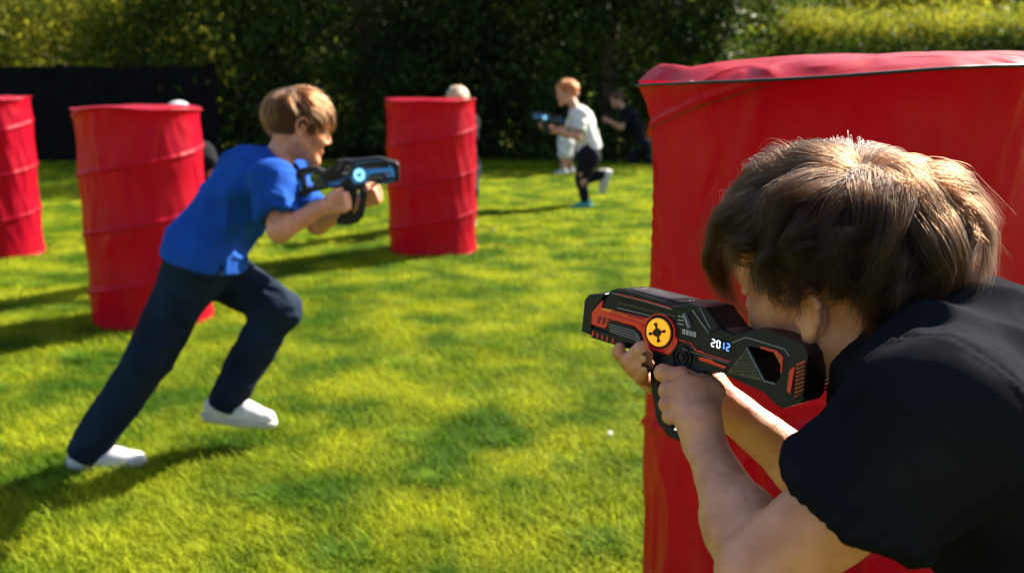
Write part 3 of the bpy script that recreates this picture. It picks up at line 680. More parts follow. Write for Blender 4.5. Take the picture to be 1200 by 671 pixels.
# guy cord lying at the foot of the middle barrel
a = G(556, 272); pts = [a+V(0, 0, .02), a+V(.06, -.05, .06), a+V(.16, -.16, .05), a+V(.17, -.28, .015), a+V(.06, -.34, .01)]
q = []; 
for i in range(len(pts)-1):
    for t in np.linspace(0, 1, 5, endpoint=False): q.append(pts[i]*(1-t)+pts[i+1]*t)
v, f = tube(q, [.006]*len(q), 6); tag(link('cord', np_mesh('cord', v, f), M_cord), 'thin black cord looped on the grass at the foot of the middle barrel', 'cord')

# ---------------------------------------------------------------- toy blasters
GM = P(683, 372, 1.095); GS = P(945, 440, .915)
gU = unit(GS-GM); gW = unit(np.cross(gU, V(0, 0, 1))); gW = gW if gW@CF < 0 else -gW; gW = unit(gW+V(0, 0, .10)); gW = unit(gW-(gW@gU)*gU); gV = np.cross(gW, gU)
gV = gV if gV[2] > 0 else -gV
def uv(px, py, w=0.):
    r = ray(px, py); t = ((GM+gW*w-C0)@gW)/(r@gW); p = C0+r*t-GM; return (p@gU, p@gV)
B_ = lambda x, y: uv(675+x/6.707, 325+y/6.707)
A_ = lambda x, y: uv(660+x/3.197, 320+y/3.195)
C_ = lambda x, y: uv(800+x/5.833, 370+y/5.833)
D_ = lambda x, y: uv(710+x/4.793, 390+y/4.793)
def MB(fn, *pts): return [fn(*p) for p in pts]
def ext(bm, poly, w0, w1, hole=None, mirror=1, inset=0):
    poly = [Vector((p[0]*mirror, p[1])) for p in poly]
    loops = [poly]+([[Vector((p[0]*mirror, p[1])) for p in hole]] if hole else [])
    tri = tessellate_polygon([[Vector((p.x, p.y, 0)) for p in lp] for lp in loops]); flat = [p for lp in loops for p in lp]
    cen = Vector((sum(p.x for p in poly)/len(poly), sum(p.y for p in poly)/len(poly)))
    lo = [bm.verts.new((p.x, p.y, w0)) for p in flat]; hi = []
    for p in flat:
        q = p
        if inset: d = (cen-p); q = p+d.normalized()*min(inset, d.length*.4)
        hi.append(bm.verts.new((q.x, q.y, w1)))
    for t in tri:
        try: bm.faces.new([hi[i] for i in t]); bm.faces.new([lo[i] for i in reversed(t)])
        except ValueError: pass
    k = 0
    for lp in loops:
        n = len(lp)
        for i in range(n):
            a, b = k+i, k+(i+1) % n
            try: bm.faces.new([lo[a], lo[b], hi[b], hi[a]])
            except ValueError: pass
        k += n
def circ(c, r, n=40): return [(c[0]+r*math.cos(2*math.pi*i/n), c[1]+r*math.sin(2*math.pi*i/n)) for i in range(n)]
def strip(pts, w):
    up = []; dn = []
    for i, p in enumerate(pts):
        a = Vector(pts[max(i-1, 0)]); b = Vector(pts[min(i+1, len(pts)-1)]); d = (b-a).normalized(); n = Vector((-d.y, d.x)); up.append(tuple(Vector(p)+n*w/2)); dn.append(tuple(Vector(p)-n*w/2))
    return up+dn[::-1]
M_gun = mat('matte_black_plastic', (.006, .0062, .0085), .36, .24, col2=(.009, .0092, .012), nscale=80, bump=.15, bscale=1200, wear=.08)
M_gun2 = mat('satin_black_plastic', (.020, .021, .022), .28, .5, col2=(.05, .05, .052), nscale=50, wear=.06)
M_gunred = mat('glossy_red_plastic', (.72, .010, .016), .26, .5, wear=.06, coat=.2)
M_gunblue = mat('glossy_blue_plastic', (.01, .26, .75), .22, .5, wear=.06, coat=.2)
M_gold = mat('amber_disc', (.95, .32, .012), .3, .5, col2=(1.0, .42, .03), nscale=60, emit=.22)
M_sky = mat('pale_blue_disc', (.25, .68, .95), .3, .5, emit=.35)
M_edge = mat('edge_highlight', (.26, .26, .27), .35, .5)  # grey line marks, brightened to paint highlights along the outlines
M_led = mat('led_white', (.8, .85, 1.), .5, emit=.7); M_ledb = mat('led_blue', (.08, .22, 1.), .5, emit=1.0)
M_print = mat('grey_print', (.42, .42, .42), .5)
M_orange = mat('orange_print', (.85, .20, .01), .4)
M_screen = mat('dark_screen', (.003, .003, .005), .3, .25)
SEG = {'0': 'abcdef', '1': 'bc', '2': 'abged'}
def gun_build(name, label, group, accent, disc, mirror, star, digits=True):
    root = bpy.data.objects.new(name, None); COL.objects.link(root); tag(root, label, 'toy blaster', group)
    Wd = .046
    def part(nm, shapes, m, bev=.0006, parent=None):
        bm = bmesh.new()
        for sh in shapes:
            poly, w0, w1 = sh[0], sh[1], sh[2]; ext(bm, poly, w0, w1, sh[3] if len(sh) > 3 else None, mirror, sh[4] if len(sh) > 4 else 0)
        bmesh.ops.recalc_face_normals(bm, faces=bm.faces); return bmobj(nm, bm, m, parent or root, bev)
    body = MB(B_, (215, 170), (255, 105), (310, 88), (380, 88), (800, 195), (905, 192), (960, 215))+MB(A_, (485, 112), (545, 130), (600, 208))+MB(C_, (362, 135), (440, 118), (305, 385), (300, 402), (220, 385), (160, 385), (100, 420), (0, 392))+MB(D_, (480, 243), (260, 172))+MB(B_, (560, 565), (520, 520), (300, 500), (125, 465), (130, 270))
    inner = [(body, -Wd+.004, -.004)]
    bo = part('body', inner+[(body, -Wd, 0., None, .0025)], M_gun, .0012)
    mz = MB(B_, (72, 165), (115, 118), (240, 112), (250, 120), (215, 165), (135, 270), (128, 440), (125, 466), (50, 432))
    part('muzzle', [(mz, -Wd-.003, .003, None, .002)], M_gun, .0015)
    # muzzle ring recess
    # stock with the open loop
    so_ = MB(C_, (345, 180), (430, 118), (480, 92), (600, 108), (735, 150), (840, 205), (862, 270), (835, 560), (805, 595), (690, 632), (640, 600), (560, 520), (300, 402), (302, 380))
    hole = MB(C_, (455, 205), (650, 245), (680, 285), (668, 430), (640, 452), (572, 437))
    st = part('stock', [(so_, -Wd+.008, .0015, hole)], M_gun, .0012)
    # butt plate ribs and red inserts
    part('butt_insert', [(MB(C_, (785, 325), (850, 300), (835, 520), (772, 560)), -.02, .0025)], accent, .0004, st)
    rib = []
    for k in range(9):
        y = 315+k*27; rib.append((MB(C_, (792-k*2, y+22), (852-k*2, y), (856-k*2, y+13), (792-k*2, y+36)), -Wd-.003, .0055))
    part('ribbed_pad', rib, M_gun, .0005, st)
    part('stock_trim', [(MB(C_, (540, 205), (650, 233), (696, 280), (686, 387), (676, 385), (680, 292), (642, 250), (540, 219)), -.001, .0027), (MB(C_, (745, 365), (782, 340), (750, 530), (725, 510)), -.001, .0042)], accent, .0003, st)
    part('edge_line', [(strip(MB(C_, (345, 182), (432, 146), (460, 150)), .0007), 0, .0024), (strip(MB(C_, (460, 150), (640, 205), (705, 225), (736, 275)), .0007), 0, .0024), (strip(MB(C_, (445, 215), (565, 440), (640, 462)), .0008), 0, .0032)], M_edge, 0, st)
    # textured triangle
    tri = MB(C_, (440, 225), (553, 445), (312, 385)); dots = []
    for i in range(14):
        for j in range(9):
            x, y = 318+i*17+(j % 2)*8, 245+j*20
            # inside test
            def sgn(p, a, b): return (p[0]-b[0])*(a[1]-b[1])-(a[0]-b[0])*(p[1]-b[1])
            t_ = [sgn((x, y), (440, 240), (540, 432)), sgn((x, y), (540, 432), (328, 380)), sgn((x, y), (328, 380), (440, 240))]
            if all(q < 0 for q in t_) or all(q > 0 for q in t_): dots.append((circ(C_(x, y), .0011, 6), .002, .0034, None, .0006))
    part('grip_panel', [(tri, 0, .0022)]+dots, M_gun2, .0002, st)
    # raised upper housing
    part('top_housing', [(MB(A_, (400, 128), (485, 112), (540, 130), (595, 205), (553, 222), (520, 205), (478, 140)), -Wd-.001, .003), (MB(A_, (478, 112), (545, 128), (520, 150), (488, 140)), -Wd+.004, .004)], M_gun, .0010)
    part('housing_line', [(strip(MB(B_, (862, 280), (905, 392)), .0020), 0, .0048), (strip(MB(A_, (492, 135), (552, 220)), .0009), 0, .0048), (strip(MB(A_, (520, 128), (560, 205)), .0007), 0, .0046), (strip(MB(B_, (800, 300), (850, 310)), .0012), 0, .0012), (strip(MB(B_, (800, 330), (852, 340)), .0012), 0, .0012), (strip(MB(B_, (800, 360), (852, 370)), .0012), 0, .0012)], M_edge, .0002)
    # red shell
    red = MB(B_, (222, 172), (212, 235), (600, 320), (680, 300), (745, 350), (775, 440), (806, 480), (806, 520), (745, 608), (560, 550), (520, 430), (470, 385), (290, 335), (240, 400), (130, 365), (135, 270))
    sh = part('side_shell', [(red, -.0005, .0028), ], accent, .0008)
    part('shell_ridge', [(MB(B_, (275, 280), (545, 362), (540, 392), (270, 305)), .002, .0050, None, .0006)], accent, .0006, sh)
    part('vent_slash', [(MB(B_, (x, 300+(x-190)*.25), (x+22, 304+(x-190)*.25), (x+2, 358+(x-190)*.25), (x-18, 352+(x-190)*.25)), .002, .0031) for x in (195, 232, 268)], M_seam, 0, sh)
    part('accent_print', [(MB(B_, (208, 236), (290, 250), (420, 290), (418, 304), (300, 272), (215, 252)), .002, .0030)], M_orange if star == 0 else accent, 0, sh)
    # dark slot and top lines
    part('slot', [(MB(B_, (285, 152), (350, 168), (790, 282), (792, 335), (600, 296), (340, 232), (300, 215)), -.002, .0008)], M_screen, 0)
    part('slot_rail', [(strip(MB(B_, (340, 195), (600, 262), (790, 305)), .0016), 0, .0020)], M_gun2, .0003)
    part('trim_line', [(strip(MB(B_, (330, 128), (560, 185), (745, 238), (795, 225), (912, 252)), .0011), 0, .0016),
        (strip(MB(B_, (815, 488), (905, 515), (950, 570), (1005, 585)), .0011), 0, .0016), (strip(MB(C_, (0, 165), (66, 190), (90, 235), (332, 312)), .0011), 0, .0016),
        (MB(C_, (118, 278), (205, 294), (222, 314), (306, 345), (294, 360), (120, 300)), 0, .0018)], accent, .0002)
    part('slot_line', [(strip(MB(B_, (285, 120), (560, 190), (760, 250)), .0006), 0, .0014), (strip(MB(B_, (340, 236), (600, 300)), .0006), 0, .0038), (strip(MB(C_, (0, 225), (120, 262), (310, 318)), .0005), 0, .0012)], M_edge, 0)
    # black fore-end cover and lower rail
    part('fore_cover', [(MB(B_, (288, 338), (310, 330), (480, 392), (520, 430), (548, 530), (425, 520), (245, 415)), -.001, .0042, None, .001)], M_gun, .0008)
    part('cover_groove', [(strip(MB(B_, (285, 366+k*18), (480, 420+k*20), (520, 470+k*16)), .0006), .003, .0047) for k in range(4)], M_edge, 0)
    part('lower_rail', [(MB(B_, (130, 392), (250, 425), (400, 478), (430, 560), (330, 535), (130, 470)), -Wd+.006, .0035, None, .001)], M_gun, .0008)
    part('rail_slot', [([(B_(x, y)[0]+.0011*math.cos(t), B_(x, y)[1]+.0030*math.sin(t)) for t in np.linspace(0, 6.283, 14, endpoint=False)], .003, .0042) for x, y in ((152, 437), (187, 451), (226, 465), (265, 478), (307, 493))], accent, 0)
    # top rail teeth
    tl = []
    for k in range(8):
        x = 398+k*48; y = 92+k*12.6; tl.append((MB(B_, (x, y+10), (x+4, y-6), (x+28, y+2), (x+32, y+20)), -.034, -.008, None, .0004))
    part('top_rail', [(MB(B_, (380, 98), (395, 88), (790, 188), (800, 200)), -.036, -.006)]+tl, M_gun, .0005)
    # round dial
    dc = B_(668, 428); part('dial_ring', [(circ(dc, .0176), 0, .0045, None, .0008)], M_gun, .0006)
    dl = part('dial', [(circ(dc, .0148), .004, .0058, None, .0006)], disc, .0004)
    hub = [(circ(dc, .0046), .005, .0092, None, .0008)]
    for k in range(4):
        a = k*math.pi/2+.35; d = (math.cos(a), math.sin(a)); e = (dc[0]+d[0]*.0086, dc[1]+d[1]*.0086); hub += [(strip([dc, e], .0018), .005, .0075), (circ(e, .0017, 12), .005, .008)]
    if star: hub = [([(dc[0]+(.0085 if k % 2 == 0 else .0035)*math.cos(k*math.pi/4), dc[1]+(.0085 if k % 2 == 0 else .0035)*math.sin(k*math.pi/4)) for k in range(8)], .005, .0065), (circ(dc, .002, 12), .006, .0075)]
    part('dial_hub', hub, M_gun, .0002, dl)
    part('dial_rim', [(circ(dc, .0193), -.001, .0036, circ(dc, .0179))], accent, .0003)
    # speaker grille
    sc_ = D_(430, 135); part('speaker_ring', [(circ(sc_, .0120, 32), 0, .0026, circ(sc_, .0102, 32)), (circ(sc_, .0072, 28), 0, .0026, circ(sc_, .0058, 28)), (circ(sc_, .0030, 20), 0, .0026)], M_gun, .0003)
    part('grille_dot', [(circ(D_(485+18*(k % 4), 100+17*(k//4)+(k % 2)*6), .0012, 8), 0, .0012) for k in range(14)], M_screen, 0)
    # battery bars
    part('battery_mark', [(MB(B_, (x, 402+(x-840)*.25), (x+19, 407+(x-840)*.25), (x+21, 446+(x-840)*.25), (x+2, 440+(x-840)*.25)), 0, .0014, MB(B_, (x+6, 414+(x-840)*.25), (x+12, 416+(x-840)*.25), (x+13, 432+(x-840)*.25), (x+7, 430+(x-840)*.25))) for x in (842, 870, 898, 926)], M_print, 0)
    # display
    scr = part('display', [(MB(C_, (188, 142), (345, 184), (340, 262), (190, 222)), 0, .0018)], M_screen, .0004)
    def seg7(ch, x, y, w, h, lst):
        s_ = {'a': ((0, 0), (1, 0)), 'b': ((1, 0), (1, 1)), 'c': ((1, 1), (1, 2)), 'd': ((0, 2), (1, 2)), 'e': ((0, 1), (0, 2)), 'f': ((0, 0), (0, 1)), 'g': ((0, 1), (1, 1))}
        for q in SEG[ch]:
            (a, b), (c, d) = s_[q]; dx, dy = (c-a)*.12, (d-b)*.12
            f_ = lambda u_, v_: C_(x+u_*w-v_*h*.06, y+v_*h+u_*w*.26); lst.append((strip([f_(a+dx, b+dy), f_(c-dx, d-dy)], .00075), .001, .0022))
    if digits:
        w_, b_ = [], []; seg7('2', 207, 156, 20, 24, w_); seg7('0', 243, 166, 20, 24, w_); seg7('1', 270, 174, 20, 24, b_); seg7('2', 310, 186, 18, 24, b_)
        part('white_digits', w_, M_led, 0, scr); part('blue_digits', b_, M_ledb, 0, scr)
    # trigger guard loop and grip
    gd = MB(D_, (216, 185), (268, 168), (262, 215), (254, 290), (268, 380), (296, 480), (348, 556), (440, 608), (560, 646), (556, 678), (432, 642), (318, 590), (254, 508), (222, 330), (214, 232))
    if mirror < 0 or star: gd = MB(D_, (222, 185), (305, 168), (300, 215), (296, 290), (312, 380), (335, 462), (378, 525), (450, 572), (572, 598), (566, 690), (430, 668), (310, 600), (250, 510), (225, 330), (215, 232))
    part('hand_guard', [(gd, -.034, -.010)], M_gun, .0015)
    gp = MB(D_, (330, 200), (470, 240), (480, 330), (540, 600), (560, 655), (470, 640), (400, 600), (350, 400))
    part('grip', [(gp, -.035, -.011)], M_gun, .003)
    part('trigger', [(MB(D_, (300, 225), (320, 225), (312, 290), (298, 300)), -.026, -.018)], accent, .001)
    return root
Rg = Matrix((gU, gV, gW)).transposed()
if np.dot(np.cross(gU, gV), gW) < 0: print('LEFT HANDED')
gun1 = gun_build('toy_blaster', 'black and red toy blaster with an amber dial held by the crouching boy', 'toy blasters held by the boys', M_gunred, M_gold, 1, 0)
gun1.matrix_world = Matrix.Translation(Vector(GM)) @ Rg.to_4x4()
# printed wording on the shell
def text_obj(s, size, loc, ang, m, parent, ex=.0002, name='lettering'):
    c = bpy.data.curves.new(name, 'FONT'); c.body = s; c.size = size; c.extrude = ex; c.materials.append(m)
    t = bpy.data.objects.new('tmp', c); me = bpy.data.meshes.new_from_object(t); bpy.data.objects.remove(t)
    o = bpy.data.objects.new(name, me); COL.objects.link(o); o.location = loc; o.rotation_euler = (0, 0, ang); o.parent = parent; return o
p0 = B_(425, 299); p1 = B_(560, 332); an = math.atan2(p1[1]-p0[1], p1[0]-p0[0])
text_obj('BREAKER', .0052, (p0[0], p0[1]-.0006, .0029), an, M_seam, gun1)
p0 = B_(290, 262); text_obj('SHADOW', .0050, (p0[0], p0[1]-.0010, .0031), an, M_seam, gun1)

#@@PEOPLE
# ---------------------------------------------------------------- the crouching boy in front
def crouching_boy():
    N = P(1044, 425, .955); pel = V(.74, .80, .60); base = V(.60, .75, 0)
    H = P(976, 311, .970); face = unit(V(-.704, .683, -.196)); R = frame(face, V(-.301, -.037, .953))
    print('ear px', to_px(H+R@V(-.005, .08, -.02)), 'chin', to_px(H+R@V(.07, 0, -.11)), 'nose', to_px(H+R@V(.11, 0, -.04)), 'whorl', to_px(H+R@V(-.05, .01, .1)))
    shL = P(1108, 500, .755); elL = P(893, 668, .80); wrL = P(826, 520, .965)
    shR = P(1085, 450, 1.06); elR = P(1010, 604, 1.09); wrR = P(822, 452, 1.105)
    chest = P(1128, 470, .94); parts = []
    # torso, legs (coarse, under clothes)
    hipL = pel+V(-.02, -.09, 0); hipR = pel+V(.05, .09, 0); knL = V(.42, .52, .40); knR = V(.50, .92, .10); anL = V(.55, .48, .09); anR = V(.86, .98, .10)
    F = Field(V(.1, .3, -.02), V(1.15, 1.3, 1.16), .008)
    F.cone(chest, pel, .085, .10, .03); F.cone(shL, shR, .052, .052, .05); F.cone(hipL, hipR, .09, .09, .05)
    for a, b, c in ((hipL, knL, anL), (hipR, knR, anR)): F.cone(a, b, .075, .052, .03); F.cone(b, c, .052, .034, .02)
    F.cone(N, chest, .045, .06, .04); parts.append(F.mesh())
    # head and neck
    F = Field(H-V(.17, .17, .18), H+V(.20, .17, .17), .0021); head_prims(F, H, R)
    F.cone(H+R@V(-.028, 0, -.045), N, .050, .052, .03); F.cone(N, N+(chest-N)*.6, .052, .055, .03)
    F.cone(H+R@V(-.005, .04, -.055), N+V(-.03, -.02, -.03), .018, .014, .02)          # sternomastoid
    parts.append(F.mesh())
    # near (left) arm with its hand on the grip
    lo = np.minimum(np.minimum(elL, wrL), shL)-.08; hi = np.maximum(np.maximum(elL, wrL), shL)+.08; lo[0] = P(760, 400, 1.05)[0]-.02; hi[1] = 1.12; 
    F = Field(lo, hi, .0017)
    F.cone(shL, elL, .045, .034, .02); F.cone(elL, elL+(wrL-elL)*.35, .031, .0295, .015); F.cone(elL+(wrL-elL)*.3, wrL, .0295, .0188, .02)
    F.ell(elL+V(-.008, -.012, -.012), V(.022, .022, .022), None, .02)
    Q = lambda x, y, d: P(710+x/4.793, 390+y/4.793, d-.010)
    m = [Q(425, 242, 1.012), Q(405, 318, 1.003), Q(400, 396, .997), Q(412, 462, .993)]
    w0 = wrL
    F.cone(wrL, Q(520, 500, .975), .0188, .019, .012)
    for i, q in enumerate(m): F.cone(Q(520+12*(1-i), 520-30*(1-i)*.4, .975), q, .0135, .0100-.0006*i, .006)
    F.cone(Q(550, 480, .978), Q(578, 340, 1.005), .0155, .0145, .012); F.cone(Q(578, 340, 1.005), Q(520, 250, 1.020), .0145, .012, .008); F.cone(Q(520, 245, 1.02), Q(475, 235, 1.06), .0115, .010, .006)  # thumb mound
    F.ell(Q(480, 375, 1.000), V(.021, .011, .025), None, .010)
    fg = [(Q(322, 224, 1.016), Q(325, 232, 1.046), Q(360, 240, 1.066)), (Q(342, 322, 1.006), Q(338, 332, 1.042), Q(370, 345, 1.066)),
          (Q(346, 400, 1.0), Q(342, 410, 1.036), Q(375, 420, 1.060)), (Q(362, 468, .996), Q(360, 475, 1.028), Q(390, 480, 1.052))]
    for i, (q, (a, b, c)) in enumerate(zip(m, fg)):
        r = (.0088, .0086, .0083, .0077)[i]
        F.ell(q+unit(C0-q)*.0046, V(1, 1, 1)*r*1.02, None, .003)                       # knuckle
        F.cone(q, a, r*1.0, r*.95, .0025); F.ell(a, V(1, 1, 1)*r*.99, None, .002); F.cone(a, b, r*.92, r*.86, .003); F.cone(b, c, r*.86, r*.78, .003)
    for i, q in enumerate(m[1:3]):                                                     # tendons
        F.cone(q+unit(C0-q)*.008, Q(500, 480, .965), .0022, .0015, .006)
    parts.append(F.mesh())
    # far (right) arm with its hand under the fore-end
    lo = np.minimum(np.minimum(elR, wrR), shR)-.08; hi = np.maximum(np.maximum(elR, wrR), shR)+.08; lo[0] = P(715, 400, 1.05)[0]-.02; lo[1] = .98; hi[1] = 1.2
    F = Field(lo, hi, .0018)
    F.cone(shR, elR, .043, .034, .02); F.cone(elR, elR+(wrR-elR)*.35, .033, .030, .02); F.cone(elR+(wrR-elR)*.3, wrR, .030, .0210, .02)
    pm = P(768, 440, 1.105); F.cone(wrR, pm, .023, .021, .015); F.cone(wrR, P(778, 420, 1.12), .02, .015, .012)
    tips = [Q(78, 88, 1.062), Q(198, 82, 1.032), Q(228, 128, 1.030), Q(232, 180, 1.030)]; kn = [Q(74, 112, 1.064), Q(132, 148, 1.042), Q(160, 185, 1.042), Q(196, 232, 1.044)]
    pip = [Q(110, 150, 1.09), Q(120, 165, 1.072), Q(158, 208, 1.070), Q(200, 250, 1.068)]; mc = [Q(190, 180, 1.112), Q(210, 205, 1.11), Q(235, 235, 1.105), Q(260, 265, 1.10)]
    for i in range(4):
        r = (.0076, .0080, .0078, .0072)[i]
        F.cone(pm, mc[i], .014, .011, .008); F.cone(mc[i], pip[i], r*1.15, r*1.08, .004); F.cone(pip[i], kn[i], r*1.06, r*1.03, .0025); F.cone(kn[i], tips[i], r*1.03, r*.90, .0015)
    parts.append(F.mesh())
    v, f = merge(parts); v = v+normals(v, f)*(vnoise(v, 260, 2)*.00022+vnoise(v, 90, 5)*.0005+vnoise(v, 34, 6)*.0007)[:, None]
    body = build('person', v, f, M_skin, None, base)
    tag(body, 'crouching boy in a near-black t-shirt seen from behind aiming over the barrel', 'person')
    # nails on the far hand's fingertips
    for i in (1, 2, 3):
        d = unit(tips[i]-kn[i]); o_ = unit(C0-tips[i]); o_ = unit(o_-(o_@d)*d); RR = np.stack([d, np.cross(o_, d), o_], 1)
        v, f = sphere(1, 20, 12); v = tips[i]-d*.0022+o_*.0060+(v*V(.0046, .0040, .0015))@RR.T; link('fingernail', np_mesh('fingernail', v-base, f), M_nail, body)
    # t-shirt
    F = Field(V(.14, .52, .50), V(1.05, 1.28, 1.13), .0042)
    F.cone(chest, pel+V(0, 0, .0), .112, .130, .04); lr = unit(shL-shR)
    for g_ in (-1, 1): F.cone(chest+lr*g_*.06, pel+lr*g_*.055, .095, .105, .05)
    F.cone(shL, chest, .062, .095, .04); F.cone(shR, chest, .062, .09, .04); F.cone(N+unit(chest-N)*.045, chest, .060, .10, .04)
    for a, b, hem, r0, r1 in ((shL, elL, .53, .061, .057), (shR, elR, .62, .062, .056)):
        d = unit(b-a); e = a+(b-a)*hem; 
        if a is shL: d = unit(d+V(.10, .05, -.25)); 
        F.cone(a, e+d*.02, r0, r1, .035)
        F.apply(e-.14, e+.16, lambda p, e=e, d=d: np.maximum(-((p-e)@d), np.linalg.norm(p-e-d*.03, axis=-1)-.11), .002, 'sub')
        da = unit(b-a); F.cone(e-da*.03, e+da*.09, r1-.011, r1-.011, .001, 'sub')
    ax = unit(H+R@V(-.03, 0, -.05)-N); F.cone(N+ax*.018, N+ax*.14, .056, .085, .003, 'sub')
    dn = unit(pel-chest); F.plane(pel+dn*.06, dn, .004)
    v, f = F.mesh(); v = smooth_v(v, f, 2)
    v = wrinkle(v, f, .016, ((lr+V(.3, 0, .3), .6), (shL-elL, .55), (V(.9, -.1, -.8), .9), (V(.2, .8, .5), .5)), 13, 31)
    hd = unit(unit(elL-shL)+V(.10, .05, -.25)); he = shL+(elL-shL)*.53; v0 = v; q_ = (v-he)@hd; wt = np.where(np.linalg.norm(v-he, axis=1) < .11, np.clip(-q_/.04, .05, 1), 1)[:, None]
    v = wrinkle(v, f, .0024, ((shL-elL, .8), (V(.7, 0, -.7), .8)), 42, 77)
    v = v0+(v-v0)*wt; q_ = (v-he)@hd; nh = (np.linalg.norm(v-he, axis=1) < .10) & (q_ < -.003)
    v = v+normals(v, f)*np.where(nh, -.0012*np.exp(-((q_+.020)/.0022)**2)+.0006*np.exp(-((q_+.010)/.006)**2), 0)[:, None]
    # sleeve seam: a small stitched ridge in a plane round the shoulder
    sp = shL+V(.0, .05, .02); sn = unit(elL-shL+V(-.05, -.12, 0)); dd = (v-sp)@sn; near = np.linalg.norm(v-sp, axis=1) < .15
    v = v+normals(v, f)*(np.where(near, -.0024*np.exp(-(dd/.003)**2)+.0018*np.exp(-((dd-.005)/.003)**2), 0))[:, None]
    link('t_shirt', np_mesh('t_shirt', v-base, f), M_navy, body)
    # ribbed neckband
    bx = frame(ax, V(0, 0, 1) if abs(ax[2]) < .9 else V(1, 0, 0)); 
    # trousers
    F = Field(V(.2, .3, -.02), V(1.15, 1.3, .85), .008); F.cone(hipL, hipR, .105, .105, .05); F.cone(pel, pel+dn*.03, .100, .10, .04)
    for a, b, c in ((hipL, knL, anL), (hipR, knR, anR)): F.cone(a, b, .098, .072, .03); F.cone(b, c, .072, .058, .03)
    v, f = F.mesh(); v[:, 2] = np.maximum(v[:, 2], .012); v = wrinkle(v, f, .008, ((V(1, 0, 0), .8),), 12, 5)
    link('trousers', np_mesh('trousers', v-base, f), M_trouser, body)
    shoe('shoe', anL, V(-1, .2, 0), V(0, 0, 1), M_shoe, body, base, 1.05); shoe('shoe', anR+V(0, 0, .02), V(.15, 0, -1), V(1, 0, 0), M_shoe, body, base, 1.05)
    eyes(body, base, H, R, 1., -.004)
    hair(body, base, H, R, 1., MH_brown, MC_brown, N=HAIRN, guides=210, steps=14, L=.105, hmax=.040, seed=5, rad=.00015, flick=.024, wave=.009, trim=.85, h=.0035, cap=.001,
         zcut=-.040, earcut=1, whorl=(-.42, .02, .90), swirl=-.5, comb=(.34, .10, -.05), short_below=-.025, wild=1.05, clump=.80)
    return body
def to_px(p):
    q = np.asarray(p)-C0; d = q@CF; return (round(600+FPX*(q@CR)/d), round(335.5-FPX*(q@CU)/d))
HAIRN = 30000
crouching_boy()

# ---------------------------------------------------------------- the running boy in blue
d0 = 3.12
J = dict(base=G(150, 560), head=P(352, 144, 3.12), face=V(.93, .34, -.24), hup=V(.24, .06, 1), neck=P(322, 192, 3.12), chest=P(296, 214, 3.13), pelvis=P(240, 292, 3.15), fwd=V(1, 0, 0),
    shL=P(330, 208, 3.27), shR=P(320, 214, 2.99), elR=P(328, 270, 2.93), wrR=P(378, 243, 2.96), elL=P(372, 262, 3.24), wrL=P(418, 238, 3.17),
    hipL=P(243, 308, 3.22), hipR=P(232, 310, 3.06), knL=P(325, 362, 3.22), anL=P(266, 466, 3.27), knR=P(176, 418, 3.09), anR=P(104, 525, 3.13),
    toeL=V(1, .05, -.16), toeR=V(1, .12, .06), fupL=V(.15, 0, 1), fupR=V(-.1, 0, 1), palmL=V(.1, .9, .5), palmR=V(.3, .9, .1), hdL=V(1, .1, .35), hdR=V(1, .2, .2), tw=(1.12, 1.15), hemn=V(-.30, 0, -1), hemp=P(235, 303, 3.14))
figure(J, 'running boy in a royal blue t-shirt and navy trousers leaning forward', 'person', M_skin, M_blue, M_denim, (MH_light, MC_light), 1.0, .006,
    hp=dict(N=16000, guides=260, steps=9, L=.085, hmax=.020, seed=9, rad=.00022, cap=.005, whorl=(-.5, -.1, .86), swirl=.35, comb=(.45, 0, -.05), short_below=-.06, wild=.55, clump=.8, flick=.008, wave=.003))
# his blaster: same toy in blue, pointing right
gun2 = gun_build('toy_blaster', 'black toy blaster with blue trim held by the running boy', 'toy blasters held by the boys', M_gunblue, M_sky, -1, 1, False)
def place_gun(o, muzzle, stock, tilt=0.06):
    U = unit(np.asarray(muzzle)-stock); Wn = unit(np.cross(U, V(0, 0, 1))); Wn = Wn if Wn[1] < 0 else -Wn; Vv = np.cross(Wn, U); Vv = Vv if Vv[2] > 0 else -Vv
    Wn = np.cross(U, Vv)
    s_ = np.linalg.norm(np.asarray(muzzle)-stock)/np.linalg.norm(GS-GM)
    o.matrix_world = Matrix.Translation(Vector(muzzle)) @ Matrix((U, Vv, Wn)).transposed().to_4x4() @ Matrix.Diagonal((s_, s_*1.12, s_, 1))
place_gun(gun2, P(469, 204, 3.03), P(346, 214, 3.0))

# ---------------------------------------------------------------- children further off
def small(label, J, shirt, trousers, hm, s=1., **kw):
    return figure(J, label, 'person', M_skin_pale, shirt, trousers, hm, s, .010, hp=dict(N=3500, guides=120, steps=6, L=.06, hmax=.016, seed=3, rad=.0005, cap=.012, wild=.4), **kw)
D = 9.6
J = dict(base=G(690, 245), head=P(664, 107, D), face=V(-.95, -.25, -.12), hup=V(-.1, 0, 1), neck=P(675, 129, D), chest=P(682, 140, D), pelvis=P(690, 172, D), fwd=V(-1, 0, 0),
    shL=P(680, 135, D-.14), shR=P(678, 135, D+.14), elL=P(677, 161, D-.2), wrL=P(654, 154, D-.26), elR=P(665, 158, D+.12), wrR=P(642, 150, D-.08),
    hipL=P(690, 184, D-.07), hipR=P(688, 184, D+.07), knL=P(681, 212, D-.05), anL=P(686, 237, D), knR=P(684, 210, D+.1), anR=P(705, 205, D+.1),
    toeL=V(-1, -.2, 0), toeR=V(-.35, 0, -.95), fupL=V(0, 0, 1), fupR=V(-.9, 0, .3), palmL=V(0, .9, .3), palmR=V(0, -.5, .8), hdL=V(-1, 0, .15), hdR=V(-1, -.1, .15), tw=(.85, .8))
small('ginger haired boy in a white t-shirt and black trousers running at the back', J, M_white, M_trouser, (MH_red, MC_red), 1.04, shoes=(M_teal, M_shoe))
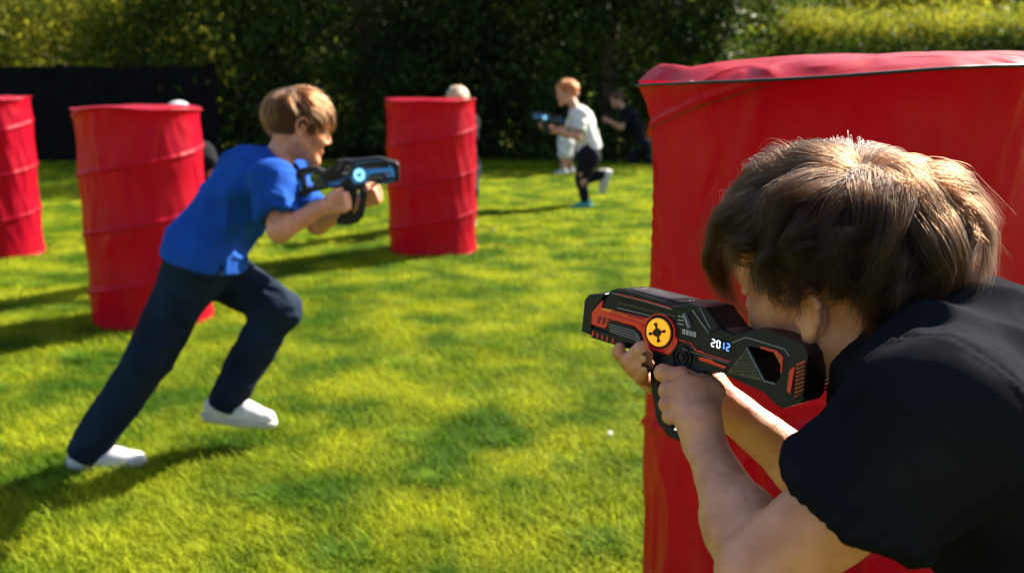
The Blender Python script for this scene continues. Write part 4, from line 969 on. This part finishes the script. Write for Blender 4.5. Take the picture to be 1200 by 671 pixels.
def copy_tree(o, parent=None):
    c = o.copy(); COL.objects.link(c); c.parent = parent
    for ch in o.children: copy_tree(ch, c)
    return c
g3 = gun_build('toy_blaster', 'small blue toy blaster held by the ginger haired boy', 'toy blasters held by the boys', M_gunblue, M_sky, 1, 1, False)
def place_left(o, muzzle, stock):
    U = unit(np.asarray(stock)-muzzle); Wn = unit(np.cross(U, V(0, 0, 1))); Wn = Wn if Wn[1] < 0 else -Wn; Vv = np.cross(Wn, U); s_ = np.linalg.norm(np.asarray(muzzle)-stock)/np.linalg.norm(GS-GM)
    if Vv[2] < 0: Vv = -Vv
    Wn = np.cross(U, Vv); o.matrix_world = Matrix.Translation(Vector(muzzle)) @ Matrix((U, Vv, Wn)).transposed().to_4x4() @ Matrix.Diagonal((s_, s_, s_, 1))
place_left(g3, P(624, 137, D-.38), P(660, 141, D-.28))
D = 14.4
J = dict(base=V(1.95, 14.5, 0), head=P(723, 116, D), face=V(-.95, -.2, -.2), hup=V(-.3, 0, 1), neck=P(731, 127, D), chest=P(738, 135, D), pelvis=P(752, 160, D), fwd=V(-1, 0, 0),
    shL=P(735, 132, D-.14), shR=P(736, 132, D+.14), elL=P(728, 150, D-.2), wrL=P(714, 142, D-.25), elR=P(726, 150, D+.1), wrR=P(712, 142, D),
    hipL=P(753, 167, D-.08), hipR=P(753, 167, D+.08), knL=P(742, 186, D), anL=P(746, 207, D), knR=P(760, 188, D), anR=P(771, 206, D),
    toeL=V(-1, 0, 0), toeR=V(-1, 0, -.3), fupL=V(0, 0, 1), fupR=V(0, 0, 1), palmL=V(0, .9, .3), palmR=V(0, -.5, .8), hdL=V(-1, 0, .15), hdR=V(-1, -.1, .15))
small('child in dark clothes leaning forward in the shade left of the big barrel', J, M_black, M_trouser, (MH_light, MC_light), 1.0, shoes=(M_black, M_black))
D = 13.0
J = dict(base=V(.65, 13.2, 0), head=P(668, 113, D), face=V(-1, -.2, 0), hup=V(0, 0, 1), neck=P(671, 127, D), chest=P(672, 135, D), pelvis=P(664, 158, D), fwd=V(-1, 0, 0),
    shL=P(667, 122, D-.15), shR=P(667, 122, D+.15), elL=P(672, 140, D-.15), wrL=P(662, 150, D-.15), elR=P(668, 142, D+.15), wrR=P(658, 150, D+.1),
    hipL=P(663, 166, D-.08), hipR=P(664, 166, D+.08), knL=P(661, 182, D-.05), anL=P(660, 200, D), knR=P(666, 182, D+.1), anR=P(668, 199, D+.2),
    toeL=V(-1, 0, 0), toeR=V(-1, 0, 0), fupL=V(0, 0, 1), fupR=V(0, 0, 1), palmL=V(0, .9, .3), palmR=V(0, -.5, .8), hdL=V(-1, 0, -.5), hdR=V(-1, -.1, -.5))
small('child in white shorts standing in the shade behind the ginger haired boy', J, M_black, M_white, (MH_light, MC_light), .98, shorts=True)
def croucher(px, py, D, label, shirt, hm, **kw):
    a = P(px, py, D); b = V(a[0], a[1], 0)
    J = dict(base=b, head=a, face=V(-.2, -1, -.1), hup=V(0, -.1, 1), neck=a+V(0, .04, -.14), chest=a+V(0, .08, -.22), pelvis=a+V(0, .22, -.52), fwd=V(0, -1, 0),
        shL=a+V(.13, .06, -.19), shR=a+V(-.13, .06, -.19), elL=a+V(.17, -.03, -.38), wrL=a+V(.06, -.14, -.30), elR=a+V(-.17, -.03, -.38), wrR=a+V(-.06, -.14, -.30),
        hipL=a+V(.08, .2, -.58), hipR=a+V(-.08, .2, -.58), toeL=V(0, -1, 0), toeR=V(0, -1, 0), fupL=V(0, 0, 1), fupR=V(0, 0, 1), palmL=V(-.8, 0, .4), palmR=V(.8, 0, .4), hdL=V(-.2, -1, .4), hdR=V(.2, -1, .4))
    z = a[2]-.58; J['anL'] = V(a[0]+.09, a[1]+.18, .085); J['anR'] = V(a[0]-.09, a[1]+.34, .085)
    J['knL'] = V(a[0]+.10, a[1]-.02, .085+z*.5); J['knR'] = V(a[0]-.10, a[1]+.05, .085+z*.46); J.update(kw.pop('upd', {})); 
    return small(label, J, shirt, M_trouser, hm, **kw)
croucher(536, 117, 8.0, 'fair haired child hiding behind the middle red barrel, only the head showing', M_black, (MH_blond, MC_blond),
    upd=dict(shL=P(536, 117, 8)+V(.10, .06, -.19), elL=P(536, 117, 8)+V(.10, -.05, -.38)))
a = P(209, 141, 5.75); croucher(209, 141, 5.75, 'child in a pale grey cap crouching behind the red barrel left of the runner', M_black, (MH_light, MC_light), cap=M_cap,
    upd=dict(shL=a+V(.10, .08, -.20), elL=a+V(.20, 0, -.34), wrL=a+V(.38, -.06, -.33), hdL=V(1, -.2, 0)))
# a clover flower in the lawn
M_flower = mat('clover_white', (.8, .78, .72), .7)
for px, py, lb in ((715, 509, 'single white clover flower in the grass left of the big barrel'),):
    p = G(px, py, .05); rt = bpy.data.objects.new('clover_flower', None); COL.objects.link(rt); rt.location = (p[0], p[1], 0); tag(rt, lb, 'flower')
    n = 90; g = np.random.default_rng(4); d = unit3(g.normal(size=(n, 3))); vs = []
    for q in d:
        s2 = unit(np.cross(q, V(.3, .2, .9))); c_ = q*.009; vs += [q*.003, q*.007+s2*.0018, q*.0115, q*.007-s2*.0018]
    v = np.array(vs)+V(0, 0, .055); link('blossom', np_mesh('blossom', v, np.arange(n*4).reshape(-1, 4)), M_flower, rt, False)
    v, f = tube([V(0, 0, 0), V(.003, 0, .03), V(0, 0, .052)], [.0011]*3, 6); link('stem', np_mesh('stem', v, f), M_grass if 'M_grass' in globals() else M_cord, rt)
